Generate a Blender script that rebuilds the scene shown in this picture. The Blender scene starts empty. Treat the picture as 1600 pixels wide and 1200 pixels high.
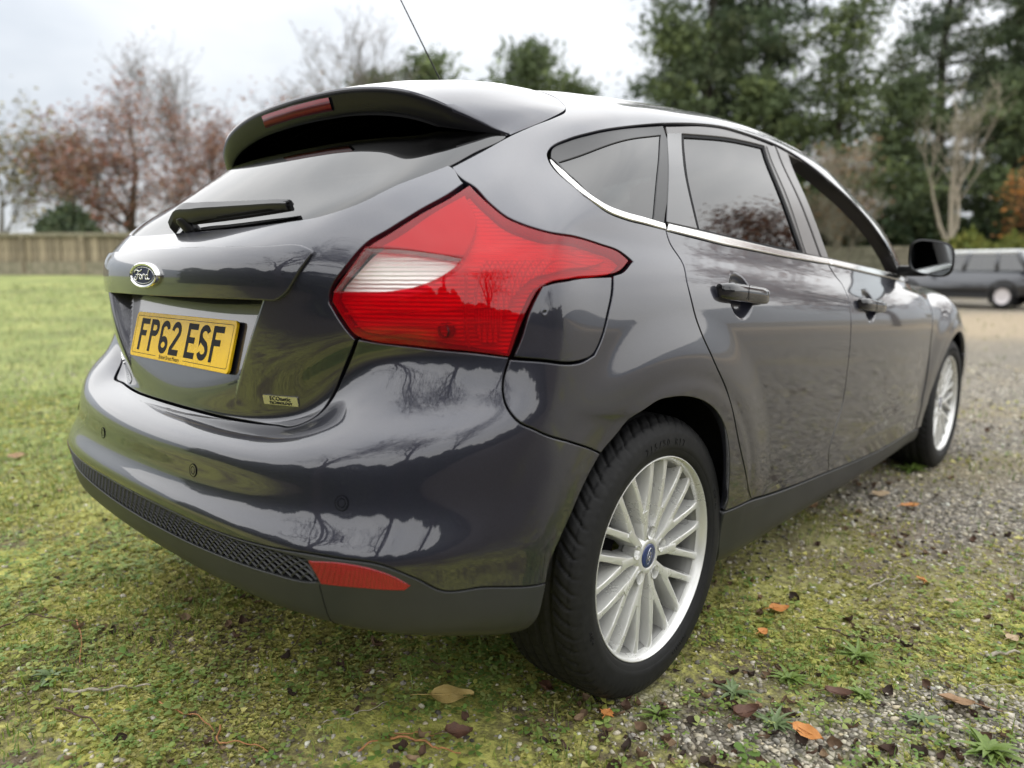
import bpy, bmesh, math, random
import numpy as np
from mathutils import Vector, Matrix
from mathutils.geometry import delaunay_2d_cdt

rng = np.random.default_rng(7)
random.seed(7)
scene = bpy.context.scene
COL = scene.collection

# ------------------------------------------------------------------ camera
CAM = np.array([1.6791, -1.3629, 0.9525])
YAW, PITCH, ROLL, FPX = 0.7453, -0.1540, 0.0006, 1134.72
def cam_axes():
    cy, sy, cp, sp = math.cos(YAW), math.sin(YAW), math.cos(PITCH), math.sin(PITCH)
    f = np.array([-sy*cp, cy*cp, sp]); r0 = np.array([cy, sy, 0.0]); u0 = np.cross(r0, f)
    r = math.cos(ROLL)*r0 + math.sin(ROLL)*u0
    u = -math.sin(ROLL)*r0 + math.cos(ROLL)*u0
    return r, u, f
_r, _u, _f = cam_axes()
cam = bpy.data.objects.new('camera', bpy.data.cameras.new('camera'))
COL.objects.link(cam)
m4 = np.eye(4); m4[:3, 0] = _r; m4[:3, 1] = _u; m4[:3, 2] = -_f; m4[:3, 3] = CAM
cam.matrix_world = Matrix(m4.tolist())
cam.data.sensor_width = 36.0
cam.data.lens = 36.0*FPX/1600.0
cam.data.clip_start = 0.05
cam.data.clip_end = 2000
cam.data.dof.use_dof = True
cam.data.dof.focus_distance = 1.62
cam.data.dof.aperture_fstop = 1.9
scene.camera = cam
# plan directions of the view, used to lay out the place
FWD = np.array([-math.sin(YAW), math.cos(YAW)]); RGT = np.array([math.cos(YAW), math.sin(YAW)])
def plan(d, l):
    """point in plan, d metres ahead of the photographer and l metres to the right"""
    q = CAM[:2] + d*FWD + l*RGT
    return float(q[0]), float(q[1])

# ------------------------------------------------------------------ sky
world = bpy.data.worlds.new('World'); scene.world = world; world.use_nodes = True
wn = world.node_tree; wn.nodes.clear()
def wnode(t, **kw):
    n = wn.nodes.new(t)
    for k, v in kw.items(): setattr(n, k, v)
    return n
SUN_EL, SUN_ROT = math.radians(80), math.radians(128)
wout = wnode('ShaderNodeOutputWorld')
bg_sky = wnode('ShaderNodeBackground'); bg_sky.inputs[1].default_value = 0.10
sky = wnode('ShaderNodeTexSky', sky_type='NISHITA', sun_disc=False, sun_elevation=SUN_EL, sun_rotation=SUN_ROT)
wn.links.new(sky.outputs[0], bg_sky.inputs[0])
bg_cl = wnode('ShaderNodeBackground')
tc = wnode('ShaderNodeTexCoord'); mp = wnode('ShaderNodeMapping')
mp.inputs['Scale'].default_value = (1.0, 1.0, 2.6)
wn.links.new(tc.outputs['Generated'], mp.inputs[0])
nz = wnode('ShaderNodeTexNoise'); nz.inputs['Scale'].default_value = 1.7; nz.inputs['Detail'].default_value = 5; nz.inputs['Roughness'].default_value = 0.52
wn.links.new(mp.outputs[0], nz.inputs[0])
cr = wnode('ShaderNodeValToRGB')
cr.color_ramp.elements[0].position = 0.30; cr.color_ramp.elements[0].color = (0.50, 0.55, 0.615, 1)
cr.color_ramp.elements[1].position = 0.68; cr.color_ramp.elements[1].color = (0.97, 0.985, 1.0, 1)
wn.links.new(nz.outputs[0], cr.inputs[0]); wn.links.new(cr.outputs[0], bg_cl.inputs[0])
# an overcast sky is brighter overhead than at the horizon
wsep = wnode('ShaderNodeSeparateXYZ'); wn.links.new(tc.outputs['Generated'], wsep.inputs[0])
wmx = wnode('ShaderNodeMath', operation='MAXIMUM'); wn.links.new(wsep.outputs[2], wmx.inputs[0]); wmx.inputs[1].default_value = 0.0
wma = wnode('ShaderNodeMath', operation='MULTIPLY_ADD'); wn.links.new(wmx.outputs[0], wma.inputs[0]); wma.inputs[1].default_value = 0.60; wma.inputs[2].default_value = 0.355
wn.links.new(wma.outputs[0], bg_cl.inputs[1])
mixw = wnode('ShaderNodeMixShader'); mixw.inputs[0].default_value = 0.93
wn.links.new(bg_sky.outputs[0], mixw.inputs[1]); wn.links.new(bg_cl.outputs[0], mixw.inputs[2])
wn.links.new(mixw.outputs[0], wout.inputs[0])

sun_d = bpy.data.lights.new('sun', 'SUN'); sun_d.energy = 1.5; sun_d.angle = math.radians(176); sun_d.color = (1.0, 0.96, 0.9)
sun = bpy.data.objects.new('sun', sun_d); COL.objects.link(sun)
sd = Vector((math.sin(SUN_ROT)*math.cos(SUN_EL), math.cos(SUN_ROT)*math.cos(SUN_EL), math.sin(SUN_EL)))
sun.rotation_euler = sd.to_track_quat('Z', 'Y').to_euler()
scene.view_settings.view_transform = 'Standard'
scene.view_settings.look = 'None'
scene.view_settings.gamma = 1.0
scene.view_settings.exposure = 1.27
scene.cycles.max_bounces = 8; scene.cycles.transparent_max_bounces = 16
scene.cycles.caustics_reflective = False; scene.cycles.caustics_refractive = False
try: scene.cycles.use_denoising = True
except Exception: pass

# ------------------------------------------------------------------ materials
def pmat(name, col, rough=0.5, metal=0.0, coat=0.0, coat_rough=0.03, spec=0.5, trans=0.0, ior=1.45):
    m = bpy.data.materials.new(name); m.use_nodes = True
    b = m.node_tree.nodes['Principled BSDF']
    b.inputs['Base Color'].default_value = (*col, 1); b.inputs['Roughness'].default_value = rough
    b.inputs['Metallic'].default_value = metal; b.inputs['Coat Weight'].default_value = coat
    b.inputs['Coat Roughness'].default_value = coat_rough; b.inputs['Specular IOR Level'].default_value = spec
    b.inputs['Transmission Weight'].default_value = trans; b.inputs['IOR'].default_value = ior
    return m
class NT:
    def __init__(s, m): s.t = m.node_tree; s.b = s.t.nodes.get('Principled BSDF'); s.o = s.t.nodes.get('Material Output')
    def n(s, typ, **kw):
        x = s.t.nodes.new(typ)
        for k, v in kw.items():
            if k.startswith('i_'):
                key = k[2:]; key = int(key) if key.isdigit() else key.replace('_', ' ')
                x.inputs[key].default_value = v
            else: setattr(x, k, v)
        return x
    def l(s, a, b): s.t.links.new(a, b)
    def noise(s, scale, detail=4, rough=.55, vec=None, dist=0):
        x = s.n('ShaderNodeTexNoise'); x.inputs['Scale'].default_value = scale; x.inputs['Detail'].default_value = detail
        x.inputs['Roughness'].default_value = rough; x.inputs['Distortion'].default_value = dist
        s.l(vec if vec is not None else s.coord(), x.inputs['Vector']); return x
    def coord(s, which='Object'):
        k = '_tc'
        if not hasattr(s, k): s._tc = s.n('ShaderNodeTexCoord')
        return s._tc.outputs[which]
    def ramp(s, fac, stops, interp='LINEAR'):
        x = s.n('ShaderNodeValToRGB'); x.color_ramp.interpolation = interp
        e = x.color_ramp.elements
        while len(e) < len(stops): e.new(.5)
        for q, (p_, c) in zip(e, stops): q.position = p_; q.color = (*c, 1) if len(c) == 3 else c
        s.l(fac, x.inputs[0]); return x
    def mix(s, fac, a, b, typ='MIX'):
        x = s.n('ShaderNodeMixRGB', blend_type=typ)
        for v, i in ((fac, 0), (a, 1), (b, 2)):
            if isinstance(v, (int, float)): x.inputs[i].default_value = v
            elif isinstance(v, tuple): x.inputs[i].default_value = (*v, 1) if len(v) == 3 else v
            else: s.l(v, x.inputs[i])
        return x.outputs[0]
    def math(s, op, a, b=None, clamp=False):
        x = s.n('ShaderNodeMath', operation=op, use_clamp=clamp)
        for v, i in ((a, 0), (b, 1)):
            if v is None: continue
            if isinstance(v, (int, float)): x.inputs[i].default_value = v
            else: s.l(v, x.inputs[i])
        return x.outputs[0]
    def bump(s, h, strength, dist, to='Normal', normal=None):
        x = s.n('ShaderNodeBump'); x.inputs['Strength'].default_value = strength; x.inputs['Distance'].default_value = dist
        s.l(h, x.inputs['Height'])
        if normal is not None: s.l(normal, x.inputs['Normal'])
        if to: s.l(x.outputs[0], s.b.inputs[to])
        return x.outputs[0]

# ------------------------------------------------------------------ object helpers
def tag(o, label=None, cat=None, group=None, kind=None):
    if label: o['label'] = label
    if cat: o['category'] = cat
    if group: o['group'] = group
    if kind: o['kind'] = kind
    return o
def empty(name, loc=(0, 0, 0), rz=0):
    o = bpy.data.objects.new(name, None); COL.objects.link(o); o.location = loc; o.rotation_euler = (0, 0, rz)
    o.empty_display_size = .1
    return o
def link(name, me, mat=None, parent=None):
    o = bpy.data.objects.new(name, me); COL.objects.link(o)
    if mat is not None and not me.materials: me.materials.append(mat)
    if parent is not None: o.parent = parent
    return o
def mesh_np(name, V, F, smooth=True, normals=None):
    """V (n,3); F list/array of tris or quads (uniform) or list of lists"""
    me = bpy.data.meshes.new(name)
    V = np.asarray(V, np.float32)
    if isinstance(F, np.ndarray) and F.ndim == 2:
        k = F.shape[1]; n = len(F)
        me.vertices.add(len(V)); me.vertices.foreach_set('co', V.ravel())
        me.loops.add(n*k); me.loops.foreach_set('vertex_index', F.astype(np.int32).ravel())
        me.polygons.add(n); me.polygons.foreach_set('loop_start', np.arange(0, n*k, k, dtype=np.int32))
        try: me.polygons.foreach_set('loop_total', np.full(n, k, np.int32))
        except Exception: pass
        me.update(calc_edges=True)
    else:
        me.from_pydata(V.tolist(), [], [list(map(int, f)) for f in F])
    if smooth: me.polygons.foreach_set('use_smooth', np.ones(len(me.polygons), bool))
    if normals is not None:
        me.normals_split_custom_set_from_vertices(np.asarray(normals, np.float32).tolist())
    me.validate(verbose=False)
    return me
class MB:
    """collects simple shapes into one mesh"""
    def __init__(s): s.V = []; s.F = []
    def add(s, V, F):
        o = len(s.V); s.V += [tuple(map(float, v)) for v in V]; s.F += [tuple(i+o for i in f) for f in F]; return s
    def box(s, c, h, rz=0, rot=None, bev=0):
        if bev:
            bm = bmesh.new(); bmesh.ops.create_cube(bm, size=1)
            for v in bm.verts: v.co = Vector((v.co.x*2*h[0], v.co.y*2*h[1], v.co.z*2*h[2]))
            bmesh.ops.bevel(bm, geom=bm.edges[:], offset=bev, segments=2, affect='EDGES', profile=.5)
            bm.verts.index_update()
            V = [v.co.copy() for v in bm.verts]; F = [[v.index for v in f.verts] for f in bm.faces]; bm.free()
        else:
            V = [Vector((a*h[0], b*h[1], d*h[2])) for a in (-1, 1) for b in (-1, 1) for d in (-1, 1)]
            F = [(0, 1, 3, 2), (4, 6, 7, 5), (0, 4, 5, 1), (2, 3, 7, 6), (0, 2, 6, 4), (1, 5, 7, 3)]
        R = rot if rot is not None else Matrix.Rotation(rz, 3, 'Z')
        return s.add([R @ v + Vector(c) for v in V], F)
    def tube(s, pts, rad, n=8, cap=True):
        pts = [Vector(p) for p in pts]; m = len(pts)
        if not hasattr(rad, '__len__'): rad = [rad]*m
        V = []; F = []; up = None
        for i, p in enumerate(pts):
            t = (pts[min(i+1, m-1)] - pts[max(i-1, 0)])
            t = t.normalized() if t.length > 1e-9 else Vector((0, 0, 1))
            if up is None:
                a = Vector((0, 0, 1)) if abs(t.z) < .9 else Vector((1, 0, 0)); up = t.cross(a).normalized()
            else:
                up = (up - t*up.dot(t)); up = up.normalized() if up.length > 1e-6 else t.orthogonal().normalized()
            w = t.cross(up)
            for k in range(n):
                an = 2*math.pi*k/n
                V.append(p + (up*math.cos(an) + w*math.sin(an))*rad[i])
        for i in range(m-1):
            for k in range(n):
                F.append((i*n+k, i*n+(k+1) % n, (i+1)*n+(k+1) % n, (i+1)*n+k))
        if cap:
            F.append(tuple(range(n))[::-1]); F.append(tuple((m-1)*n+k for k in range(n)))
        return s.add(V, F)
    def lathe(s, prof, n=48, axis='x', a0=0, a1=2*math.pi):
        """prof: (axial, radius)"""
        full = abs(a1-a0-2*math.pi) < 1e-6; V = []; F = []; m = len(prof); nn = n if full else n+1
        for k in range(nn):
            an = a0+(a1-a0)*k/n
            for (a, r) in prof:
                c, d = r*math.cos(an), r*math.sin(an)
                V.append({'x': (a, c, d), 'y': (c, a, d), 'z': (c, d, a)}[axis])
        for k in range(n):
            q = (k+1) % nn
            for i in range(m-1): F.append((k*m+i, k*m+i+1, q*m+i+1, q*m+i))
        return s.add(V, F)
    def mesh(s, name, smooth=False, angle=None):
        me = bpy.data.meshes.new(name); me.from_pydata(s.V, [], s.F); me.validate(); me.update()
        bm = bmesh.new(); bm.from_mesh(me); bmesh.ops.recalc_face_normals(bm, faces=bm.faces[:]); bm.to_mesh(me); bm.free()
        if smooth: me.polygons.foreach_set('use_smooth', np.ones(len(me.polygons), bool))
        if angle: me.set_sharp_from_angle(angle=math.radians(angle))
        return me
    def build(s, name, mat, parent=None, smooth=False, angle=None):
        return link(name, s.mesh(name, smooth or bool(angle), angle), mat, parent)
def schlick(t, f0):
    """facing-independent Fresnel factor (works from both sides of a thin pane)"""
    g = t.nodes.new('ShaderNodeNewGeometry'); d = t.nodes.new('ShaderNodeVectorMath'); d.operation = 'DOT_PRODUCT'
    t.links.new(g.outputs['Incoming'], d.inputs[0]); t.links.new(g.outputs['Normal'], d.inputs[1])
    def mt(op, a, b):
        x = t.nodes.new('ShaderNodeMath'); x.operation = op; x.use_clamp = True
        for v, i in ((a, 0), (b, 1)):
            if v is None: continue
            if isinstance(v, (int, float)): x.inputs[i].default_value = v
            else: t.links.new(v, x.inputs[i])
        return x.outputs[0]
    c = mt('ABSOLUTE', d.outputs['Value'], None); q = mt('POWER', mt('SUBTRACT', 1.0, c), 5.0)
    return mt('ADD', mt('MULTIPLY', q, 1-f0), f0)
def text_mesh(name, body, size, depth=0.0, align='CENTER', bold=0.0, space=1.0, shear=0.0):
    cu = bpy.data.curves.new(name, 'FONT'); cu.body = body; cu.size = size; cu.extrude = depth; cu.align_x = align; cu.align_y = 'CENTER'
    cu.offset = bold; cu.space_character = space; cu.shear = shear; cu.resolution_u = 3
    o = bpy.data.objects.new(name, cu); COL.objects.link(o)
    dg = bpy.context.evaluated_depsgraph_get(); dg.update()
    me = bpy.data.meshes.new_from_object(o.evaluated_get(dg))
    bpy.data.objects.remove(o); bpy.data.curves.remove(cu)
    me.name = name
    return me
def frame_matrix(o, x, y, z):
    m = Matrix.Identity(4)
    for i, a in enumerate((x, y, z)):
        for k in range(3): m[k][i] = a[k]
    for k in range(3): m[k][3] = o[k]
    return m
# smooth value noise in the plane (numpy), used for the ground cover
_perm = rng.permutation(256)
def vnoise(x, y, seed=0):
    x = np.asarray(x, float); y = np.asarray(y, float)
    xi = np.floor(x).astype(int); yi = np.floor(y).astype(int); fx = x-xi; fy = y-yi
    fx = fx*fx*(3-2*fx); fy = fy*fy*(3-2*fy)
    h = lambda a, b: _perm[(_perm[(a+seed*37) & 255]+b) & 255]/255.0
    return (h(xi, yi)*(1-fx)+h(xi+1, yi)*fx)*(1-fy)+(h(xi, yi+1)*(1-fx)+h(xi+1, yi+1)*fx)*fy
def fbm(x, y, o=4, seed=0):
    s = 0; a = .5
    for k in range(o): s = s+a*vnoise(x*2**k+17.3*k, y*2**k-9.1*k, seed+k); a *= .5
    return s/(1-.5**o)
def ss(a, b, x):
    t = np.clip((np.asarray(x, float)-a)/(b-a), 0, 1); return t*t*(3-2*t)

# ------------------------------------------------------------------ the hatchback's body surface
# rows run from the sill/valance up to the roof spine, columns from the middle of the tail round the flank to the nose
NC,NRW=29,21
def build_net():
    N=np.full((NRW,NC,3),np.nan)
    def row(r,x=None,y=None,z=None,c0=0):
        for k,a in ((0,x),(1,y),(2,z)):
            if a is not None:
                a=np.atleast_1d(np.array(a,float))
                N[r,c0:c0+len(a),k]=a
    # ---- rear, columns 0..8
    X=[0,.17,.33,.47,.58,.68,.77,.84,.88]
    row(0,[0,.16,.31,.44,.54,.62,.69,.74,.77],[-.62,-.62,-.615,-.605,-.59,-.56,-.51,-.45,-.38],[.265]*9)
    row(1,[0,.17,.33,.465,.57,.665,.75,.815,.855],[-.725,-.723,-.717,-.708,-.693,-.667,-.617,-.527,-.42],[.320,.320,.322,.326,.332,.334,.330,.318,.305])
    row(2,X,[-.762,-.76,-.754,-.745,-.729,-.701,-.648,-.552,-.43],[.362]*9)
    row(3,X,[-.776,-.774,-.768,-.758,-.741,-.713,-.657,-.558,-.43],[.436]*8+[.428])
    row(4,[0,.17,.33,.47,.58,.683,.775,.846,.886],[-.792,-.789,-.780,-.766,-.746,-.715,-.657,-.557,-.427],[.486]*9)
    row(5,[0,.17,.33,.47,.58,.682,.774,.846,.888],[-.768,-.764,-.754,-.738,-.716,-.682,-.625,-.534,-.416],[.535,.535,.537,.540,.545,.550,.557,.566,.58])
    row(6,[0,.17,.33,.47,.58,.68,.771,.844,.888],[-.760,-.756,-.743,-.722,-.697,-.662,-.607,-.525,-.41],[.602,.605,.612,.62,.63,.642,.658,.672,.68])
    row(7,[0,.17,.33,.46,.57,.672,.762,.838,.886],[-.712,-.705,-.686,-.656,-.640,-.611,-.568,-.499,-.402],[.638,.640,.645,.660,.686,.70,.71,.722,.735])
    row(8,[0,.17,.33,.455,.56,.665,.757,.835,.885],[-.689,-.681,-.659,-.622,-.602,-.580,-.541,-.477,-.396],[.655,.657,.662,.684,.73,.755,.765,.775,.785])
    row(9,[0,.17,.33,.46,.565,.667,.757,.834,.884],[-.695,-.687,-.667,-.630,-.592,-.562,-.530,-.473,-.392],[.72,.72,.725,.745,.785,.805,.815,.828,.848])
    row(10,[0,.17,.33,.47,.575,.67,.757,.832,.882],[-.707,-.699,-.680,-.644,-.606,-.576,-.541,-.478,-.39],[.80,.80,.80,.81,.835,.85,.862,.878,.902])
    row(11,[0,.17,.33,.47,.575,.67,.755,.827,.872],[-.716,-.708,-.687,-.648,-.607,-.574,-.538,-.472,-.38],[.90,.90,.90,.90,.905,.912,.92,.932,.952])
    row(12,[0,.17,.33,.47,.57,.66,.742,.808,.850],[-.709,-.701,-.681,-.642,-.598,-.562,-.522,-.455,-.365],[.985,.985,.983,.98,.976,.976,.98,.988,1.002])
    row(13,[0,.17,.33,.455,.54,.615,.69,.755,.81],[-.632,-.627,-.612,-.58,-.54,-.495,-.45,-.39,-.31],[1.042,1.043,1.048,1.058,1.068,1.07,1.066,1.062,1.06])
    row(14,[0,.17,.32,.45,.535,.60,.66,.713,.757],[-.545,-.537,-.516,-.484,-.450,-.412,-.365,-.305,-.205],[1.122,1.122,1.123,1.127,1.135,1.132,1.130,1.130,1.133])
    row(15,[0,.17,.31,.43,.51,.58,.63,.674,.712],[-.430,-.422,-.402,-.370,-.333,-.288,-.24,-.18,-.09],[1.212,1.212,1.210,1.208,1.21,1.208,1.206,1.205,1.205])
    row(16,[0,.16,.30,.41,.49,.555,.60,.64,.67],[-.300,-.293,-.275,-.246,-.207,-.150,-.095,-.04,.03],[1.292,1.292,1.290,1.287,1.286,1.287,1.288,1.288,1.288])
    row(17,[0,.15,.28,.38,.455,.515,.56,.595,.62],[-.13,-.124,-.108,-.078,-.043,0,.035,.085,.15],[1.374,1.373,1.370,1.363,1.356,1.350,1.345,1.344,1.345])
    row(18,[0,.13,.25,.33,.39,.435,.465,.487,.50],[.03,.03,.035,.045,.06,.09,.12,.17,.23],[1.424,1.422,1.417,1.409,1.403,1.399,1.398,1.398,1.401])
    row(19,[0,.07,.13,.18,.22,.245,.26,.272,.28],[.25,.25,.25,.255,.26,.275,.30,.33,.37],[1.455,1.455,1.454,1.452,1.451,1.45,1.449,1.449,1.45])
    # ---- side columns 9..19
    ys=np.array([-.27,-.10,.08,.26,.45,.7,1.0,1.3,1.6,1.9,2.13])
    n=len(ys)
    def taper(y):  # plan shape of the flanks
        return -.012*np.clip((.25-y)/.5,0,2)**2-.022*np.clip((y-1.5)/.8,0,3)**2
    T=taper(ys)
    rearblend=np.clip((.30-ys)/.6,0,1)   # valance height blends into sill
    side={0:(.74,.165,0),1:(.832,.19,0),2:(.862,.235,0),3:(.870,.30,0),4:(.880,.37,0),5:(.889,.47,0),6:(.8955,.585,0),7:(.900,.69,-.012),8:(.9015,.785,-.032),9:(.898,.858,-.047),10:(.889,.917,-.058),11:(.873,.962,-.064),12:(.852,1.003,-.067)}
    rearz={0:.26,1:.30,2:.36,3:.43,4:.50,5:.60,6:.68}
    for r,(x,z,sl) in side.items():
        zz=z+sl*ys
        if r in rearz: zz=zz*(1-rearblend)+rearz[r]*rearblend
        row(r,x+T,ys,zz,9)
    y13=np.array([-.20,-.05,.12,.28,.46,.7,1.0,1.3,1.62,1.97,2.28])
    row(13,[.825,.829,.832,.834,.835,.835,.834,.832,.826,.808,.755],y13,1.05-.068*y13,9)
    row(17,[.634,.641,.646,.649,.651,.651,.650,.647,.640,.626,.600],[.235,.33,.435,.55,.68,.85,1.02,1.18,1.34,1.47,1.57],[1.350,1.356,1.363,1.370,1.376,1.379,1.376,1.368,1.357,1.343,1.328],9)
    row(18,[.505,.51,.515,.52,.525,.525,.52,.515,.51,.50,.475],[.29,.375,.47,.575,.695,.85,1.0,1.14,1.275,1.38,1.45],[1.405,1.411,1.417,1.423,1.428,1.430,1.427,1.421,1.412,1.402,1.390],9)
    row(19,[.285,.29,.295,.3,.3,.3,.3,.3,.29,.28,.26],[.41,.46,.52,.60,.70,.84,.98,1.1,1.21,1.30,1.36],[1.452,1.455,1.458,1.461,1.464,1.466,1.466,1.463,1.458,1.452,1.446],9)
    # ---- front columns 20..28
    f17=[(.525,1.61,1.374),(.445,1.635,1.393),(.365,1.655,1.407),(.295,1.67,1.418),(.225,1.68,1.425),(.16,1.686,1.430),(.10,1.69,1.432),(.05,1.692,1.433),(0,1.693,1.434)]
    f18=[(.42,1.48,1.42),(.36,1.495,1.43),(.30,1.505,1.437),(.24,1.512,1.442),(.18,1.518,1.446),(.13,1.522,1.449),(.08,1.524,1.45),(.04,1.525,1.451),(0,1.525,1.451)]
    f19=[(.23,1.38,1.457),(.2,1.385,1.459),(.165,1.39,1.461),(.13,1.393,1.463),(.1,1.395,1.464),(.07,1.397,1.465),(.045,1.398,1.465),(.02,1.399,1.465),(0,1.4,1.465)]
    f13=[(.67,2.38,.905),(.58,2.43,.915),(.50,2.465,.922),(.41,2.49,.928),(.32,2.51,.933),(.23,2.522,.937),(.15,2.53,.94),(.07,2.533,.941),(0,2.534,.941)]
    for r,f in ((17,f17),(18,f18),(19,f19),(13,f13)):
        for i,q in enumerate(f): N[r,20+i]=q
    # anchors for lower front: columns 19 (known), 21, 24, 28
    A21=[(.74,2.65,.165),(.832,2.65,.19),(.862,2.65,.235),(.868,2.65,.30),(.875,2.65,.37),(.880,2.65,.47),(.883,2.65,.585),(.882,2.65,.67),(.874,2.645,.74),(.860,2.63,.79),(.838,2.61,.83),(.79,2.57,.862),(.70,2.50,.89)]
    A24=[(.66,3.10,.19),(.74,3.22,.20),(.775,3.27,.25),(.79,3.29,.33),(.80,3.30,.42),(.80,3.29,.52),(.795,3.26,.60),(.78,3.20,.67),(.755,3.11,.725),(.71,2.98,.775),(.63,2.86,.825),(.53,2.72,.87),(.42,2.59,.91)]
    A28=[(0,3.42,.20),(0,3.50,.22),(0,3.54,.28),(0,3.56,.35),(0,3.575,.42),(0,3.58,.50),(0,3.572,.58),(0,3.55,.645),(0,3.48,.71),(0,3.30,.77),(0,3.05,.835),(0,2.80,.89),(0,2.61,.93)]
    A23=[(.72,3.02,.17),(.80,3.03,.19),(.835,3.05,.235),(.835,3.06,.30),(.845,3.06,.38),(.850,3.06,.48),(.848,3.05,.585),(.838,3.03,.65),(.815,2.99,.71),(.78,2.91,.762),(.72,2.81,.81),(.635,2.69,.855),(.53,2.56,.895)]
    for r in range(13):
        N[r,21]=A21[r];N[r,23]=A23[r];N[r,24]=A24[r];N[r,28]=A28[r]
        N[r,20]=.5*(np.array(A21[r])+N[r,19]); N[r,22]=.5*(np.array(A21[r])+np.array(A23[r]))+[.006,0,0]
        a=np.array(A24[r]);b=np.array(A28[r])
        for i,c in enumerate((25,26,27)):
            t=(.28,.55,.78)[i]
            q=a+(b-a)*t
            q[1]=a[1]+(b[1]-a[1])*np.sin(t*np.pi/2)
            N[r,c]=q
    # rows 14..16 between 13 and 17
    for c in range(9,29):
        for r,t in ((14,.26),(15,.53),(16,.79)):
            b=.012*np.sin(np.pi*t)
            q=N[13,c]*(1-t)+N[17,c]*t
            d=np.array([1,0,.5]) if c<19 else np.array([.2,1,1.0])
            eb={17:.008,18:.024,19:.038,20:.034,21:.030,22:.026}.get(c,.022 if c>19 else 0)*np.sin(np.pi*t)
            N[r,c]=q+b*d*(1.6 if c>19 else 1)+eb*np.array([.25 if c<21 else 0,.5,1])
    # spine
    c=np.arange(NC)
    yy=np.interp(c,[0,8,12,15,18,20,28],[.45,.5,.72,.95,1.15,1.2,1.25])
    N[20,:,0]=0;N[20,:,1]=yy;N[20,:,2]=np.interp(yy,[.2,.45,.7,.95,1.2,1.4],[1.462,1.472,1.480,1.483,1.477,1.467])
    assert not np.isnan(N).any()
    return N
def bs(t):
    return np.stack([(1-t)**3/6,(3*t**3-6*t**2+4)/6,(-3*t**3+3*t**2+3*t+1)/6,t**3/6],-1)
def pad(C):
    L=C[:,1:3][:,::-1].copy();L[...,0]*=-1
    Rr=C[:,-3:-1][:,::-1].copy();Rr[...,0]*=-1
    C=np.concatenate([L,C,Rr],1)           # columns padded by 2
    lo=np.stack([2*C[0]-C[2],2*C[0]-C[1]]);  # rows
    hi=np.stack([C[-2],C[-3]]).copy();hi[...,0]*=-1
    return np.concatenate([lo,C,hi],0)
def ev(PC,u,v):
    u=np.asarray(u,float);v=np.asarray(v,float)
    iu=np.clip(np.floor(u).astype(int),-1,NC-1);iv=np.clip(np.floor(v).astype(int),0,NRW-2)
    bu=bs(u-iu);bv=bs(v-iv)
    out=0
    for a in range(4):
        for b in range(4):
            out=out+(bv[...,a]*bu[...,b])[...,None]*PC[iv+1+a,iu+1+b]
    return out
def make_surface(pia=3):
    N=build_net();C=N.copy()
    U,V=np.meshgrid(np.arange(NC),np.arange(NRW))
    U=U.astype(float);V=V.astype(float)
    for _ in range(pia):
        S=ev(pad(C),np.minimum(U,NC-1-1e-9),np.minimum(V,NRW-1-1e-9))
        C=C+(N-S)
    return pad(C)
BODY=make_surface()
def smax(a,b,k):
    h=np.clip(.5+.5*(a-b)/k,0,1);return b*(1-h)+a*h+k*h*(1-h)
def arch(y,z):
    d=0
    for yc in (0,2.648):
        r=np.hypot(y-yc,z-.315)
        d=d+(.012*ss(.56,.43,r)+.003*ss(.42,.385,r))*ss(.25,.48,z)
    return d
def recess(x,y,z):
    w=.29+.4*(z-.745)
    fl=-.653+(z-.80)*.27-1.0*np.maximum(0,np.abs(x)-w)
    m=ss(.97,.955,z)
    t=smax(y,fl,.016)
    return np.where((z<.97)&(y<-.5),y+(t-y)*m,y)
def S(u,v,rec=False):
    u=np.asarray(u,float);sg=np.where(u<0,-1.,1.);a=np.clip(np.abs(u),0,28-1e-7)
    P=ev(BODY,a,np.clip(v,0,20-1e-7))
    x,y,z=P[...,0],P[...,1],P[...,2]
    side=ss(.70,.80,x)*ss(1.05,.95,z)
    cr=.372+.03*(y-1)
    x=x+arch(y,z)*side+.006*ss(cr+.012,cr-.05,z)*side*ss(.25,.4,y)*ss(2.4,2.2,y)
    for y0,z0 in ((.305,.893),(1.285,.838)): x=x-.016*ss(1.0,.25,((y-y0)/.064)**2+((z-z0)/.057)**2)*side
    if rec: y=recess(x,y,z)
    return np.stack([x*sg,y,z],-1)
def Nrm(u,v,h=2e-3,**k):
    du=S(u+h,v,**k)-S(u-h,v,**k);dv=S(u,np.minimum(v+h,20),**k)-S(u,v-h,**k)
    n=np.cross(du,dv);return n/(np.linalg.norm(n,axis=-1,keepdims=True)+1e-15)
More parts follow.
